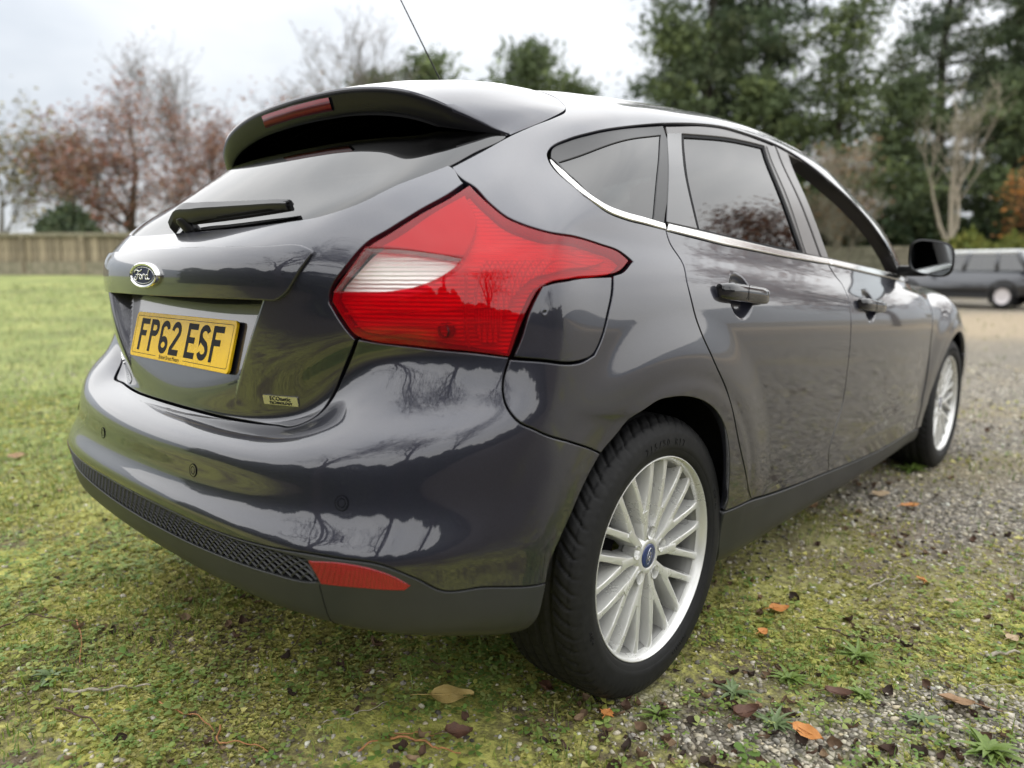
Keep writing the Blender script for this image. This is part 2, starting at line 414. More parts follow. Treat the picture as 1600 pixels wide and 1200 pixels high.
TR={
'lamp':[(6.08,13.72),(6.75,13.13),(7.15,12.78),(7.54,12.56),(8.32,12.16),(9.38,11.58),(9.69,11.34),(9.79,11.01),(9.55,10.48),(9.14,10.23),(8.4,10.46),(7.9,10.67),(7.67,10.55),(7.52,10.13),(7.33,9.44),(7.13,8.6),(6.44,8.94),(5.49,9.29),(4.47,9.73),(4.23,9.94),(3.93,10.53),(3.74,10.93),(3.76,11.08),(4.03,11.63),(4.43,12.21),(4.84,12.46),(5.3,12.78),(5.82,13.24)],
'lampwhite':[(4.39,12.19),(5.32,12.12),(6.11,11.96),(6.37,11.87),(6.28,11.73),(6.01,11.47),(5.63,11.26),(5.1,11.15),(4.29,11.17),(3.82,11.19),(4.09,11.67)],
'fuel':[(7.8,10.61),(8.38,10.37),(9.38,10.24),(9.31,9.62),(9.21,9.1),(9.03,8.36),(8.9,8.12),(8.64,8.03),(8.27,8.07),(7.71,8.33),(7.18,8.56),(7.33,9.06),(7.55,10.09)],
'bump_quarter':[(7.13,8.55),(7.06,7.89),(7.12,7.37),(7.24,6.91),(7.43,6.42),(7.77,6.05),(8.4,5.61),(9.06,5.18)],
'arch':[(8.12,2.55),(8.17,3.21),(8.32,3.82),(8.54,4.34),(9.07,5.18),(9.4,5.7),(9.68,6.49),(10,6.94),(10.35,6.99),(10.73,6.9),(11.17,6.62),(11.55,6.21),(11.8,5.78),(11.96,5.26),(12.06,4.58),(12.14,3.84)],
'door_rear':[(10.58,13.05),(10.61,12.9),(10.72,12.51),(10.93,11.48),(10.87,10.35),(10.93,9.31),(11.08,8.42),(11.31,7.76),(11.72,6.89),(12.09,5.82),(12.44,4.99),(12.97,3.76)],
'sill_top':[(12.12,3.76),(12.98,3.74),(13.35,3.6),(15.11,3.07),(19.32,2.11)],
'door_mid':[(15.08,12.93),(15.28,11.53),(15.27,10.05),(15.26,8.51),(15.27,6.69),(15.24,5.44),(15.1,4.72),(15.04,4.07),(15.18,3)],
'chrome_q_lo':[(7.39,14.62),(7.93,14.03),(8.54,13.48),(9.15,13.12),(9.66,12.98),(10.09,12.96),(10.61,12.9)],
'chrome_q_up':[(7.38,14.75),(7.81,14.37),(8.56,13.64),(9.29,13.22),(9.6,13.15),(10.52,13.15)],
'chrome_r_lo':[(10.63,12.88),(12.21,12.78),(13.9,12.81),(15.14,12.9)],
'chrome_r_up':[(10.62,13.13),(12.21,13.1),(13.93,13.07),(15.19,13.15)],
'chrome_f_lo':[(15.14,12.9),(16.64,12.88),(18.03,12.92)],
'chrome_f_up':[(15.19,13.15),(16.75,13.18),(18.2,13.15)],
'drip':[(7.25,14.81),(7.21,15.03),(7.44,15.3),(7.97,15.58),(8.71,15.85),(10.02,16.33),(11.71,16.66),(12.63,16.73),(13.42,16.68),(14.99,16.56),(15.88,16.39),(16.75,16.09),(17.41,15.62),(17.73,14.99),(17.99,14.21),(18.22,13.59)],
'quarterglass':[(7.62,14.64),(8.41,15.14),(10.05,15.83),(10.16,14.35),(10.3,13.23),(9.59,13.19),(9.27,13.27),(8.53,13.7)],
'rearglass':[(10.87,16.08),(12.54,16.27),(14.17,16.39),(14.29,14.83),(14.51,13.2),(13.07,13.15),(11.48,13.18),(11,14.55)],
'applique':[(10.27,15.97),(10.82,16.09),(10.96,14.54),(11.44,13.19),(10.6,13.2)],
'bpost1':[(14.23,16.43),(14.6,16.57),(14.92,13.14),(14.55,13.15)],
'bpost2':[(14.65,16.56),(15.14,16.46),(15.12,14.61),(15.2,13.17),(14.98,13.16)],
'frontopen':[(15.18,16.4),(16.9,16.25),(17.66,15.79),(17.97,14.69),(18.07,13.95),(18.09,13.26),(16.76,13.23),(15.21,13.2),(15.14,14.61)],
'valance':[(-2.88,3.55),(-1.11,3.86),(0.84,3.56),(2.48,3.53),(3.58,3.68),(4.95,3.86),(5.81,3.75),(6.28,3.25),(6.57,2.87),(7.21,2.8),(8.13,2.55)],
'reflector':[(4.49,3.55),(5.08,3.71),(5.52,3.66),(5.91,3.41),(6.18,3.05),(6.1,2.94),(5.38,2.96),(4.67,2.89)],
}

# ------------------------------------------------------------------ panels cut out of that surface
def inside(poly, pts):
    x, y = pts[:, 0], pts[:, 1]; c = np.zeros(len(pts), bool)
    px, py = poly[:, 0], poly[:, 1]; n = len(poly)
    for i in range(n):
        j = i-1
        if py[i] == py[j]: continue
        k = ((py[i] > y) != (py[j] > y)) & (x < (px[j]-px[i])*(y-py[i])/(py[j]-py[i])+px[i])
        c ^= k
    return c
def smooth_path(pts, step, closed, corner=34):
    """resample a uv polyline; corners stay, the rest is splined"""
    pts = [np.array(p, float) for p in pts]
    if closed and np.allclose(pts[0], pts[-1]): pts = pts[:-1]
    n = len(pts); P3 = S([p[0] for p in pts], [p[1] for p in pts])
    def is_corner(i):
        if not closed and i in (0, n-1): return True
        a = P3[i]-P3[i-1]; b = P3[(i+1) % n]-P3[i]
        ca = a@b/(np.linalg.norm(a)*np.linalg.norm(b)+1e-12)
        return math.degrees(math.acos(max(-1, min(1, ca)))) > corner
    cor = [is_corner(i) for i in range(n)]
    out = []; seg = n if closed else n-1
    for i in range(seg):
        j = (i+1) % n; p1, p2 = pts[i], pts[j]
        p0 = pts[i-1] if not cor[i] else p1-(p2-p1)
        p3 = pts[(j+1) % n] if not cor[j] else p2+(p2-p1)
        L = np.linalg.norm(P3[j]-P3[i]); L0 = np.linalg.norm(P3[i]-P3[i-1]) if not cor[i] else L
        L3 = np.linalg.norm(P3[(j+1) % n]-P3[j]) if not cor[j] else L
        t1 = ((p2-p1)/max(L, 1e-9)*L0+(p1-p0)/max(L0, 1e-9)*L)/(L0+L+1e-9)*L
        t2 = ((p3-p2)/max(L3, 1e-9)*L+(p2-p1)/max(L, 1e-9)*L3)/(L+L3+1e-9)*L
        k = max(1, int(math.ceil(L/step)))
        for q in range(k):
            t = q/k
            out.append(((2*t**3-3*t*t+1)*p1+(t**3-2*t*t+t)*t1+(-2*t**3+3*t*t)*p2+(t**3-t*t)*t2, cor[i] and q == 0))
    if not closed: out.append((pts[-1], True))
    return np.array([o[0] for o in out]), np.array([o[1] for o in out])
def inset_path(uv, g, closed, sign, fix_ends=None):
    """move a uv polyline by g metres across the surface towards its inside"""
    n = len(uv); h = 2e-3
    P = S(uv[:, 0], uv[:, 1]); N = Nrm(uv[:, 0], uv[:, 1])
    Su = (S(uv[:, 0]+h, uv[:, 1])-S(uv[:, 0]-h, uv[:, 1]))/(2*h); Sv = (S(uv[:, 0], uv[:, 1]+h)-S(uv[:, 0], uv[:, 1]-h))/(2*h)
    if closed: e = np.roll(P, -1, 0)-P; e0 = np.roll(e, 1, 0)
    else:
        e = np.vstack([P[1:]-P[:-1], P[-1:]-P[-2:-1]]); e0 = np.vstack([e[:1], e[:-1]])
    e = e/(np.linalg.norm(e, axis=1, keepdims=True)+1e-12); e0 = e0/(np.linalg.norm(e0, axis=1, keepdims=True)+1e-12)
    b1 = np.cross(N, e)*sign; b0 = np.cross(N, e0)*sign
    b = b0+b1; nb = np.linalg.norm(b, axis=1, keepdims=True); b = b/(nb+1e-9)
    mit = np.clip(2/np.maximum(nb, .5), 1, 2.2)
    d = b*g*mit
    A = (Su*Su).sum(1); B = (Su*Sv).sum(1); C = (Sv*Sv).sum(1); p = (Su*d).sum(1); q = (Sv*d).sum(1)
    det = A*C-B*B+1e-12
    duv = np.stack([(C*p-B*q)/det, (A*q-B*p)/det], 1)
    return uv+duv, b
def panel_data(path, closed=True, close=None, holes=(), gap=.002, depth=.014, off=0.0, spacing=.014, rnd=.0016, rec=False, clampv=None, extra=None):
    edge_step = min(.012, spacing)
    path, _ = smooth_path(path, edge_step, closed)
    full = path if closed else np.vstack([path, np.array(close, float)] if close is not None else [path])
    a = 0.5*np.sum(full[:, 0]*np.roll(full[:, 1], -1)-np.roll(full[:, 0], -1)*full[:, 1])
    loops = [(path, closed, 1.0 if a > 0 else -1.0)]
    hl = []
    for h in holes:
        hp, _ = smooth_path(h, edge_step, True)
        ha = 0.5*np.sum(hp[:, 0]*np.roll(hp[:, 1], -1)-np.roll(hp[:, 0], -1)*hp[:, 1])
        loops.append((hp, True, -1.0 if ha > 0 else 1.0))
    V = []; NN = []; F = []; UVb = []; cons = []; polys = []
    rings_info = []
    for (pth, cl, sg) in loops:
        rings = []
        for (ins, dep, w) in ((gap+rnd, 0, (1, 0)), (gap+.3*rnd, .28*rnd, (.75, .65)), (gap, rnd, (.2, 1)), (gap, depth, (0, 1))):
            q, b = inset_path(pth, ins, cl, sg)
            if not cl:
                for e in (0, -1):
                    if abs(pth[e][0]) < 1e-6 or abs(pth[e][0]-28) < 1e-6: q[e][0] = pth[e][0]
                    if abs(pth[e][1]-20) < 1e-6: q[e][1] = 20
            rings.append((q, dep, w, b))
        rings_info.append((rings, cl))
    # CDT of the skin
    b_uv = []; edges = []; o = 0; tests = []
    for li, (rings, cl) in enumerate(rings_info):
        q = rings[0][0]; n = len(q)
        if cl:
            b_uv.append(q); edges += [(o+i, o+(i+1) % n) for i in range(n)]; o += n; tests.append(q)
        else:
            cp = [q[-1]]+[np.array(c, float) for c in (close or [])]+[q[0]]
            ex = []
            for i in range(len(cp)-1):
                L = np.linalg.norm(S(*cp[i])-S(*cp[i+1])); k = max(1, int(L/(spacing*1.2)))
                k = min(k, 200)
                for t in range(0 if i else 1, k): ex.append(cp[i]+(cp[i+1]-cp[i])*t/k)
            ex = np.array(ex) if ex else np.zeros((0, 2))
            qq = np.vstack([q, ex]); m = len(qq)
            b_uv.append(qq); edges += [(o+i, o+(i+1) % m) for i in range(m)]; o += m; tests.append(qq)
    B = np.vstack(b_uv); nb = len(B)
    # interior points
    lo = np.floor(B.min(0)).astype(int); hi = np.ceil(B.max(0)).astype(int)
    cand = []
    for i in range(lo[0], hi[0]):
        for j in range(lo[1], hi[1]):
            c = S(np.array([i, i+1, i, i+.5, i+.5])*1.0, np.array([j+.5, j+.5, j+.5, j, min(j+1, 20)])*1.0)
            du = np.linalg.norm(c[1]-c[0]); dv = np.linalg.norm(c[4]-c[3])
            nu = max(2, int(math.ceil(du/spacing))); nv = max(2, int(math.ceil(dv/spacing)))
            gu, gv = np.meshgrid(i+(np.arange(nu)+.5)/nu, j+(np.arange(nv)+.5)/nv)
            cand.append(np.stack([gu.ravel(), gv.ravel()], 1))
    for (u0, u1, v0, v1, nu, nv) in (extra or ()):
        gu, gv = np.meshgrid(np.linspace(u0, u1, nu), np.linspace(v0, v1, nv)); cand.append(np.stack([gu.ravel(), gv.ravel()], 1)+rng.normal(0, 1e-5, (gu.size, 2)))
    cand = np.vstack(cand)
    m = inside(tests[0], cand)
    for t in tests[1:]: m &= ~inside(t, cand)
    cand = cand[m]
    # keep off the boundary
    if len(cand):
        Pc = S(cand[:, 0], cand[:, 1]); Pb = S(B[:, 0], B[:, 1]); keep = np.ones(len(cand), bool)
        for s0 in range(0, len(cand), 2000):
            d = ((Pc[s0:s0+2000, None]-Pb[None])**2).sum(-1).min(1); keep[s0:s0+2000] = d > (.35*spacing)**2
        cand = cand[keep]
    allv = np.vstack([B, cand]) if len(cand) else B
    r = delaunay_2d_cdt([Vector((x, y)) for x, y in allv], edges, [], 0, 1e-7)
    ov = np.array([(v.x, v.y) for v in r[0]]); tri = np.array([list(f) for f in r[2]])
    cen = ov[tri].mean(1); k = inside(tests[0], cen)
    for t in tests[1:]: k &= ~inside(t, cen)
    tri = tri[k]
    a = np.cross(ov[tri[:, 1]]-ov[tri[:, 0]], ov[tri[:, 2]]-ov[tri[:, 0]])
    tri[a < 0] = tri[a < 0][:, ::-1]
    tri = tri[np.abs(a) > 1e-10]
    P = S(ov[:, 0], ov[:, 1], rec=rec); N = Nrm(ov[:, 0], ov[:, 1], rec=rec)
    V = [P+N*off]; NN = [N]; F = [tri]; base = len(P)
    for (rings, cl) in rings_info:
        idx = []
        for (q, dep, w, b) in rings:
            P = S(q[:, 0], q[:, 1], rec=rec); N = Nrm(q[:, 0], q[:, 1], rec=rec)
            V.append(P+N*(off-dep)); n2 = N*w[0]-b*w[1]; NN.append(n2/np.linalg.norm(n2, axis=1, keepdims=True))
            idx.append(base+np.arange(len(q))); base += len(q)
        for a_, b_ in zip(idx[:-1], idx[1:]):
            n = len(a_); rr = range(n if cl else n-1)
            A = np.array([(a_[i], a_[(i+1) % n], b_[(i+1) % n], b_[i]) for i in rr])
            # orient by geometry
            Vt = np.vstack(V); Nt = np.vstack(NN)
            fn = np.cross(Vt[A[:, 1]]-Vt[A[:, 0]], Vt[A[:, 3]]-Vt[A[:, 0]])
            if np.sum((fn*Nt[A[:, 3]]).sum(1)) < 0: A = A[:, ::-1]
            F.append(np.vstack([A[:, [0, 1, 2]], A[:, [0, 2, 3]]]))
    return np.vstack(V), np.vstack(F), np.vstack(NN)
_cache = {}
def panel(name, mat, parent, path, side='R', label=None, **kw):
    """side R / L / both halves in one mesh (sym)"""
    key = (name, len(path), tuple(map(tuple, path[:3])), tuple(sorted((k, str(v)) for k, v in kw.items())))
    if key not in _cache: _cache[key] = panel_data(path, **kw)
    V, F, N = _cache[key]
    if side == 'L': V, F, N = V*[-1, 1, 1], F[:, ::-1], N*[-1, 1, 1]
    elif side == 'sym':
        n = len(V); V, F, N = np.vstack([V, V*[-1, 1, 1]]), np.vstack([F, F[:, ::-1]+n]), np.vstack([N, N*[-1, 1, 1]])
    o = link(name, mesh_np(name, V, F, True, N), mat, parent)
    if label: o['label'] = label
    return o
def strip_loft(curves, closed_ends=False):
    """quads between a list of equally long 3D curves"""
    C = np.array(curves); m, n = C.shape[:2]
    idx = np.arange(m*n).reshape(m, n)
    F = np.stack([idx[:-1, :-1], idx[:-1, 1:], idx[1:, 1:], idx[1:, :-1]], -1).reshape(-1, 4)
    return C.reshape(-1, 3), F

# ------------------------------------------------------------------ car materials
def make_paint(name, base, flake=.55):
    m = pmat(name, base, .36, .55, 1.0, .004, .5); m.node_tree.nodes['Principled BSDF'].inputs['Coat IOR'].default_value = 1.70; k = NT(m)
    n1 = k.noise(900, 2, .5); v = k.ramp(n1.outputs[0], [(.35, tuple(c*.75 for c in base)), (.7, tuple(c*1.35 for c in base))])
    k.l(v.outputs[0], k.b.inputs['Base Color'])
    # film of dust: patchy, a little rougher clearcoat
    n2 = k.noise(7, 6, .65); r = k.ramp(n2.outputs[0], [(.50, (.0,)*3), (.80, (.045,)*3)]); k.l(r.outputs[0], k.b.inputs['Coat Roughness'])
    n3 = k.noise(260, 2, .5); k.bump(n3.outputs[0], .012, .001, 'Coat Normal')
    return m
PAINT = make_paint('paint_grey', (.0180, .0188, .0300))
PLASTIC = pmat('plastic_dark_grey', (.020, .021, .022), .42)
_k = NT(PLASTIC); _n = _k.noise(700, 3, .6); _k.bump(_n.outputs[0], .12, .0006); _n2 = _k.noise(5, 5, .6)
_k.l(_k.ramp(_n2.outputs[0], [(.3, (.017, .018, .019)), (.75, (.029, .030, .030))]).outputs[0], _k.b.inputs['Base Color'])
BLACK = pmat('black_trim', (.012, .012, .013), .35)
GLOSSBLACK = pmat('gloss_black', (.012, .012, .014), .08, 0, .6)
FRAME = pmat('matt_frame', (.060, .054, .052), .30, 0, .3, .2)
VOID = pmat('void_black', (.004, .004, .005), .9, spec=.1)
RUBBER = pmat('rubber_seal', (.007, .007, .008), .6, spec=.12)
CHROME = pmat('chrome', (.80, .80, .79), .10, 1.0)
SATIN = pmat('satin_chrome', (.82, .81, .79), .16, 1.0)
def glass_mat(name, tint, ior, rough=0.0):
    m = bpy.data.materials.new(name); m.use_nodes = True; t = m.node_tree; t.nodes.clear()
    o = t.nodes.new('ShaderNodeOutputMaterial'); a = t.nodes.new('ShaderNodeBsdfTransparent'); a.inputs[0].default_value = (*tint, 1)
    g = t.nodes.new('ShaderNodeBsdfGlossy'); g.inputs['Roughness'].default_value = rough; x = t.nodes.new('ShaderNodeMixShader'); t.links.new(schlick(t, ((ior-1)/(ior+1))**2), x.inputs[0]); t.links.new(a.outputs[0], x.inputs[1]); t.links.new(g.outputs[0], x.inputs[2])
    t.links.new(x.outputs[0], o.inputs[0]); return m
PRIVACY = glass_mat('privacy_glass', (.05, .052, .05), 2.1)
REARGLASS = glass_mat('rear_glass', (.05, .052, .055), 1.9)
CLEARGLASS = glass_mat('clear_glass', (.80, .86, .83), 1.5)
def lens_mat(name, col, solid, solidcol):
    m = bpy.data.materials.new(name); m.use_nodes = True; t = m.node_tree; t.nodes.clear()
    o = t.nodes.new('ShaderNodeOutputMaterial'); a = t.nodes.new('ShaderNodeBsdfTransparent'); a.inputs[0].default_value = (*col, 1)
    d = t.nodes.new('ShaderNodeBsdfDiffuse'); d.inputs[0].default_value = (*solidcol, 1)
    g = t.nodes.new('ShaderNodeBsdfGlossy'); g.inputs['Roughness'].default_value = .015
    x = t.nodes.new('ShaderNodeMixShader'); x.inputs[0].default_value = solid; y = t.nodes.new('ShaderNodeMixShader')
    t.links.new(a.outputs[0], x.inputs[1]); t.links.new(d.outputs[0], x.inputs[2])
    t.links.new(schlick(t, .04), y.inputs[0]); t.links.new(x.outputs[0], y.inputs[1]); t.links.new(g.outputs[0], y.inputs[2]); t.links.new(y.outputs[0], o.inputs[0])
    return m
LENSRED = lens_mat('lens_red', (.80, .018, .035), .30, (.52, .005, .014))
LENSRED2 = lens_mat('lens_red_light', (.98, .12, .12), .30, (.72, .05, .055))
LENSDARK = lens_mat('lens_red_dark', (.55, .01, .015), .5, (.22, .004, .008))
LENSCLEAR = lens_mat('lens_clear', (.96, .95, .93), .04, (.8, .8, .78))
REFL = pmat('lamp_reflector', (.92, .91, .90), .34, .25)
_k = NT(REFL); _w = _k.n('ShaderNodeTexWave', wave_type='BANDS', bands_direction='Z'); _w.inputs['Scale'].default_value = 42; _w.inputs['Distortion'].default_value = .6; _k.l(_k.coord(), _w.inputs[0])
_k.bump(_w.outputs[0], .6, .004)
REFLG = pmat('lamp_grid', (.80, .80, .80), .35, .2)
_k = NT(REFLG); _v = _k.n('ShaderNodeTexVoronoi', feature='DISTANCE_TO_EDGE'); _v.inputs['Scale'].default_value = 150; _v.inputs['Randomness'].default_value = 0.0; _k.l(_k.coord(), _v.inputs[0])
_k.bump(_v.outputs[0], .8, .003)
_k.l(_k.ramp(_v.outputs[0], [(.02, (.35, .35, .35)), (.16, (.92, .92, .92))]).outputs[0], _k.b.inputs['Base Color'])
REDREFLECTOR = pmat('red_reflector', (.26, .006, .012), .25, 0, .3)
_k = NT(REDREFLECTOR); _v = _k.n('ShaderNodeTexVoronoi', feature='DISTANCE_TO_EDGE'); _v.inputs['Scale'].default_value = 260; _v.inputs['Randomness'].default_value = 0.0; _k.l(_k.coord(), _v.inputs[0])
_k.bump(_v.outputs[0], .5, .002); _k.l(_k.ramp(_v.outputs[0], [(.0, (.14, .003, .006)), (.15, (.30, .007, .015))]).outputs[0], _k.b.inputs['Base Color'])
BULB = pmat('amber_bulb', (.86, .66, .52), .35, 0, .2)

# ------------------------------------------------------------------ the car
car = empty('hatchback_car', (0, 0, 0))
tag(car, 'dark grey five-door hatchback with yellow rear number plate parked on mossy gravel', 'car')
T = TR
def tr(n, a=None, b=None): return list(T[n][a:b])
rv = lambda L: list(L)[::-1]
def lin(path, step):
    """straight subdivision of a sparse uv polyline"""
    out = []
    for a, b in zip(path[:-1], path[1:]):
        n = max(1, int(np.linalg.norm(S(*a)-S(*b))/step)); out += [(a[0]+(b[0]-a[0])*i/n, a[1]+(b[1]-a[1])*i/n) for i in range(n)]
    return out+[tuple(path[-1])]
def band(path, w0, w1=None):
    """closed outline of a strip of even width above a line"""
    p1, _ = smooth_path(path, .03, False, 60); n = len(p1); w = np.interp(np.arange(n)/(n-1), [0, .12, 1], [w0*.35, w0, w1 or w0])
    q = np.array([inset_path(p1, w[i], False, 1.0)[0][i] for i in range(n)])
    return [tuple(a) for a in p1]+[tuple(a) for a in q[::-1]]

# rear bumper
bump_path = [(0, 3.57)]+tr('valance', 2)[:-1]+[(8.11, 2.55), (8.17, 3.21), (8.32, 3.82), (8.54, 4.34), (9.06, 5.18)] + rv(tr('bump_quarter'))[1:] \
    + [(7.12, 8.60), (6.44, 8.92), (5.49, 9.26), (4.47, 9.70), (4.22, 9.86), (3.91, 8.91), (3.62, 8.0), (3.36, 7.40), (2.96, 7.06), (2.5, 7.34), (2.04, 7.56), (1.2, 7.73), (.6, 7.82), (0, 7.86)]
bumper = panel('rear_bumper', PAINT, car, bump_path, 'sym', closed=False, close=[(0, 5.5)], spacing=.011, depth=.016)
# parking sensors
def surf_frame(u, v, off=0.0, rec=False, ref=(0, 0, 1)):
    P = S(u, v, rec=rec); N = Nrm(np.array(u), np.array(v), rec=rec)
    n = Vector(N.tolist()); x = Vector(ref).cross(n).normalized(); y = n.cross(x)
    return frame_matrix(Vector(P.tolist())+n*off, x, y, n)
ring_prof = [(-.004, .0), (.0012, .0), (.0012, .0065), (.0002, .0072), (.0002, .0078), (.0013, .0085), (.0013, .0120), (-.004, .0125)]
for su in ((-4.81, 5.17), (-1.50, 5.30), (1.50, 5.30), (4.81, 5.17)):
    o = MB().lathe(ring_prof, 32, 'z').build('parking_sensor', PAINT, bumper, angle=30)
    o.matrix_world = surf_frame(*su)
    for rr_, rw_ in ((.0076, .0007), (.0128, .0009)):
        g_ = MB().tube([(rr_*math.cos(a), rr_*math.sin(a), .0009) for a in np.linspace(0, 2*math.pi, 33)], rw_, 5, False).build('sensor_ring', VOID, o); g_.matrix_world = surf_frame(*su)
# lower valance with the mesh insert and reflectors
grille = [(0, 3.44), (.84, 3.43), (2.48, 3.41), (3.58, 3.54), (4.42, 3.58), (4.60, 2.91), (4.4, 2.85), (3.42, 2.75), (2.4, 2.64), (1.43, 2.55), (0, 2.50)]
gl_full = grille+[(-a, b) for a, b in grille[::-1]][1:-1]
reflector = tr('reflector')
val_path = [(0, 3.56)]+tr('valance', 2)[:-1]+[(8.11, 2.55), (8.06, 2.0), (8.02, 1.5), (7.9, 1.0), (7.0, .72), (6, .70), (5, .70), (4, .70), (2.5, .70), (1.2, .70), (0, .70)]
# cut for the mesh: the valance is made of an upper edge strip, a lower lip and the corner, as one skin with a notch
notch = [(0, 3.55)]+tr('valance', 2)[:-1]+[(8.11, 2.55), (8.06, 2.0), (8.02, 1.5), (7.9, 1.0), (7.0, .72), (6, .70), (5, .70), (4, .70), (2.5, .70), (1.2, .70), (0, .70)]
valance = panel('lower_valance', PLASTIC, car, [(0, 2.50), (1.43, 2.55), (2.4, 2.64), (3.42, 2.75), (4.4, 2.85), (4.60, 2.91), (4.42, 3.58), (3.58, 3.54), (2.48, 3.41), (.84, 3.43), (0, 3.44),
    (0, 3.55)]+notch[1:], 'sym', closed=False, close=[(0, 1.6)], spacing=.012, depth=.02, gap=.0012)
for sx_ in (1, -1):
    for (ua, va, ub, vb) in ((4.62, 2.84, 4.75, .80),):
        pts = [(S(ua+(ub-ua)*t, va+(vb-va)*t)+Nrm(np.array(ua+(ub-ua)*t), np.array(va+(vb-va)*t))*.0002)*[sx_, 1, 1] for t in np.linspace(0, 1, 9)]
        MB().tube(pts, .0007, 5).build('seam', VOID, valance)
panel('reflector', REDREFLECTOR, valance, reflector, 'R', gap=-.0008, off=.0012, depth=.012, spacing=.012)
panel('reflector', REDREFLECTOR, valance, reflector, 'L', gap=-.0008, off=.0012, depth=.012, spacing=.012)
panel('grille_backing', VOID, valance, grille, 'sym', closed=False, close=[(0, 2.9)], gap=-.004, off=-.024, depth=.003, spacing=.03)
# diamond mesh bars of the insert
gm = MB()
gp = np.array(grille); top_u, top_v = gp[:5, 0], gp[:5, 1]; bot_u, bot_v = gp[5:, 0][::-1], gp[5:, 1][::-1]
arcx = np.linspace(0, 4.6, 400); arcP = S(arcx, np.full(400, 2.9)); arcl = np.r_[0, np.cumsum(np.linalg.norm(np.diff(arcP, axis=0), axis=1))]
def gpt(s, t, off):
    """s metres along the insert from the middle, t 0..1 up it"""
    sg = -1 if s < 0 else 1; u = float(np.interp(abs(s), arcl, arcx))
    lo_ = float(np.interp(u, bot_u, bot_v)); hi_ = float(np.interp(u, top_u, top_v))
    if u > 4.42: hi_ = min(hi_, float(np.interp(u, [4.42, 4.60], [3.58, 2.91])))
    v = lo_+(hi_-lo_)*t
    P = S(u, v); N = Nrm(np.array(u), np.array(v)); q = P+N*off
    return (float(q[0])*sg, float(q[1]), float(q[2]))
pitch = .0245; H = .062; smax_ = float(arcl[-1])-.004
rise = 2  # diamonds stacked in the height
k = -int(smax_/pitch)-6
while k*pitch < smax_+6*pitch:
    for dr in (1, -1):
        pts = []
        for q in range(7):
            t = q/6; s_ = k*pitch+dr*(t-.5)*pitch*rise*1.6
            if abs(s_) <= smax_: pts.append(gpt(s_, t, -.004 if q in (0, 6) else -.0035))
        if len(pts) >= 3: gm.tube(pts, .0022, 4, False)
    k += 1
gm.build('grille_mesh', PLASTIC, valance)

# tailgate
tg_low = [(0, 7.90), (.6, 7.86), (1.2, 7.77), (2.04, 7.60), (2.5, 7.38), (2.93, 7.12), (3.31, 7.44), (3.58, 8.03), (3.87, 8.93), (4.18, 9.85)]
tg_lamp = [(3.88, 10.49), (3.69, 10.92), (3.70, 11.10), (3.97, 11.71), (4.38, 12.28), (4.82, 12.55), (5.27, 12.88), (5.75, 13.38), (5.91, 13.78)]
glass_low = [(0, 12.95), (1.56, 12.93), (2.40, 12.93), (3.17, 12.97), (3.91, 13.22), (4.35, 13.72), (4.68, 14.04), (5.0, 14.36)]
tailgate = panel('tailgate', PAINT, car, tg_low+tg_lamp+[(5.12, 14.32)]+rv(glass_low), 'sym', closed=False, close=[(0, 11), (0, 9.5)], spacing=.0045, depth=.016, rec=True)
garn = [(0, 12.20), (2.43, 12.19), (3.20, 12.18), (3.38, 12.09), (3.22, 11.75), (2.85, 11.07), (2.74, 11.0), (2.5, 11.0), (2.0, 11.0), (1.4, 11.0), (.88, 11.0), (0, 11.0)]
garnish = panel('tailgate_garnish', PAINT, tailgate, garn, 'sym', closed=False, close=[(0, 11.6)], spacing=.009, gap=0, off=.007, depth=.045, rnd=.003)
# rear screen: black ceramic border under one glass pane
scr = glass_low+[(5.25, 14.81), (5.63, 15.31), (5.25, 15.85), (4.3, 16.4), (3, 16.7), (2, 16.8), (0, 16.85)]
panel('rear_screen', REARGLASS, tailgate, scr, 'sym', closed=False, close=[(0, 14.5)], spacing=.016, gap=.001, off=-.004, depth=.004, label='tinted rear screen')
scr_in = [(0, 13.25), (1.56, 13.22), (2.40, 13.24), (3.05, 13.30), (3.60, 13.55), (3.95, 13.95), (4.35, 14.35), (4.75, 14.85), (5.05, 15.31), (4.6, 15.9), (3.8, 16.3), (2, 16.5), (0, 16.5)]
panel('screen_border', GLOSSBLACK, tailgate, glass_low+[(5.25, 14.81), (5.63, 15.31), (5.25, 15.85), (4.3, 16.4), (3, 16.7), (2, 16.8), (0, 16.8), (0, 16.5)]+rv(scr_in)[1:], 'sym', closed=False, close=[(0, 13.1)], spacing=.02, gap=-.004, off=-.010, depth=.006)

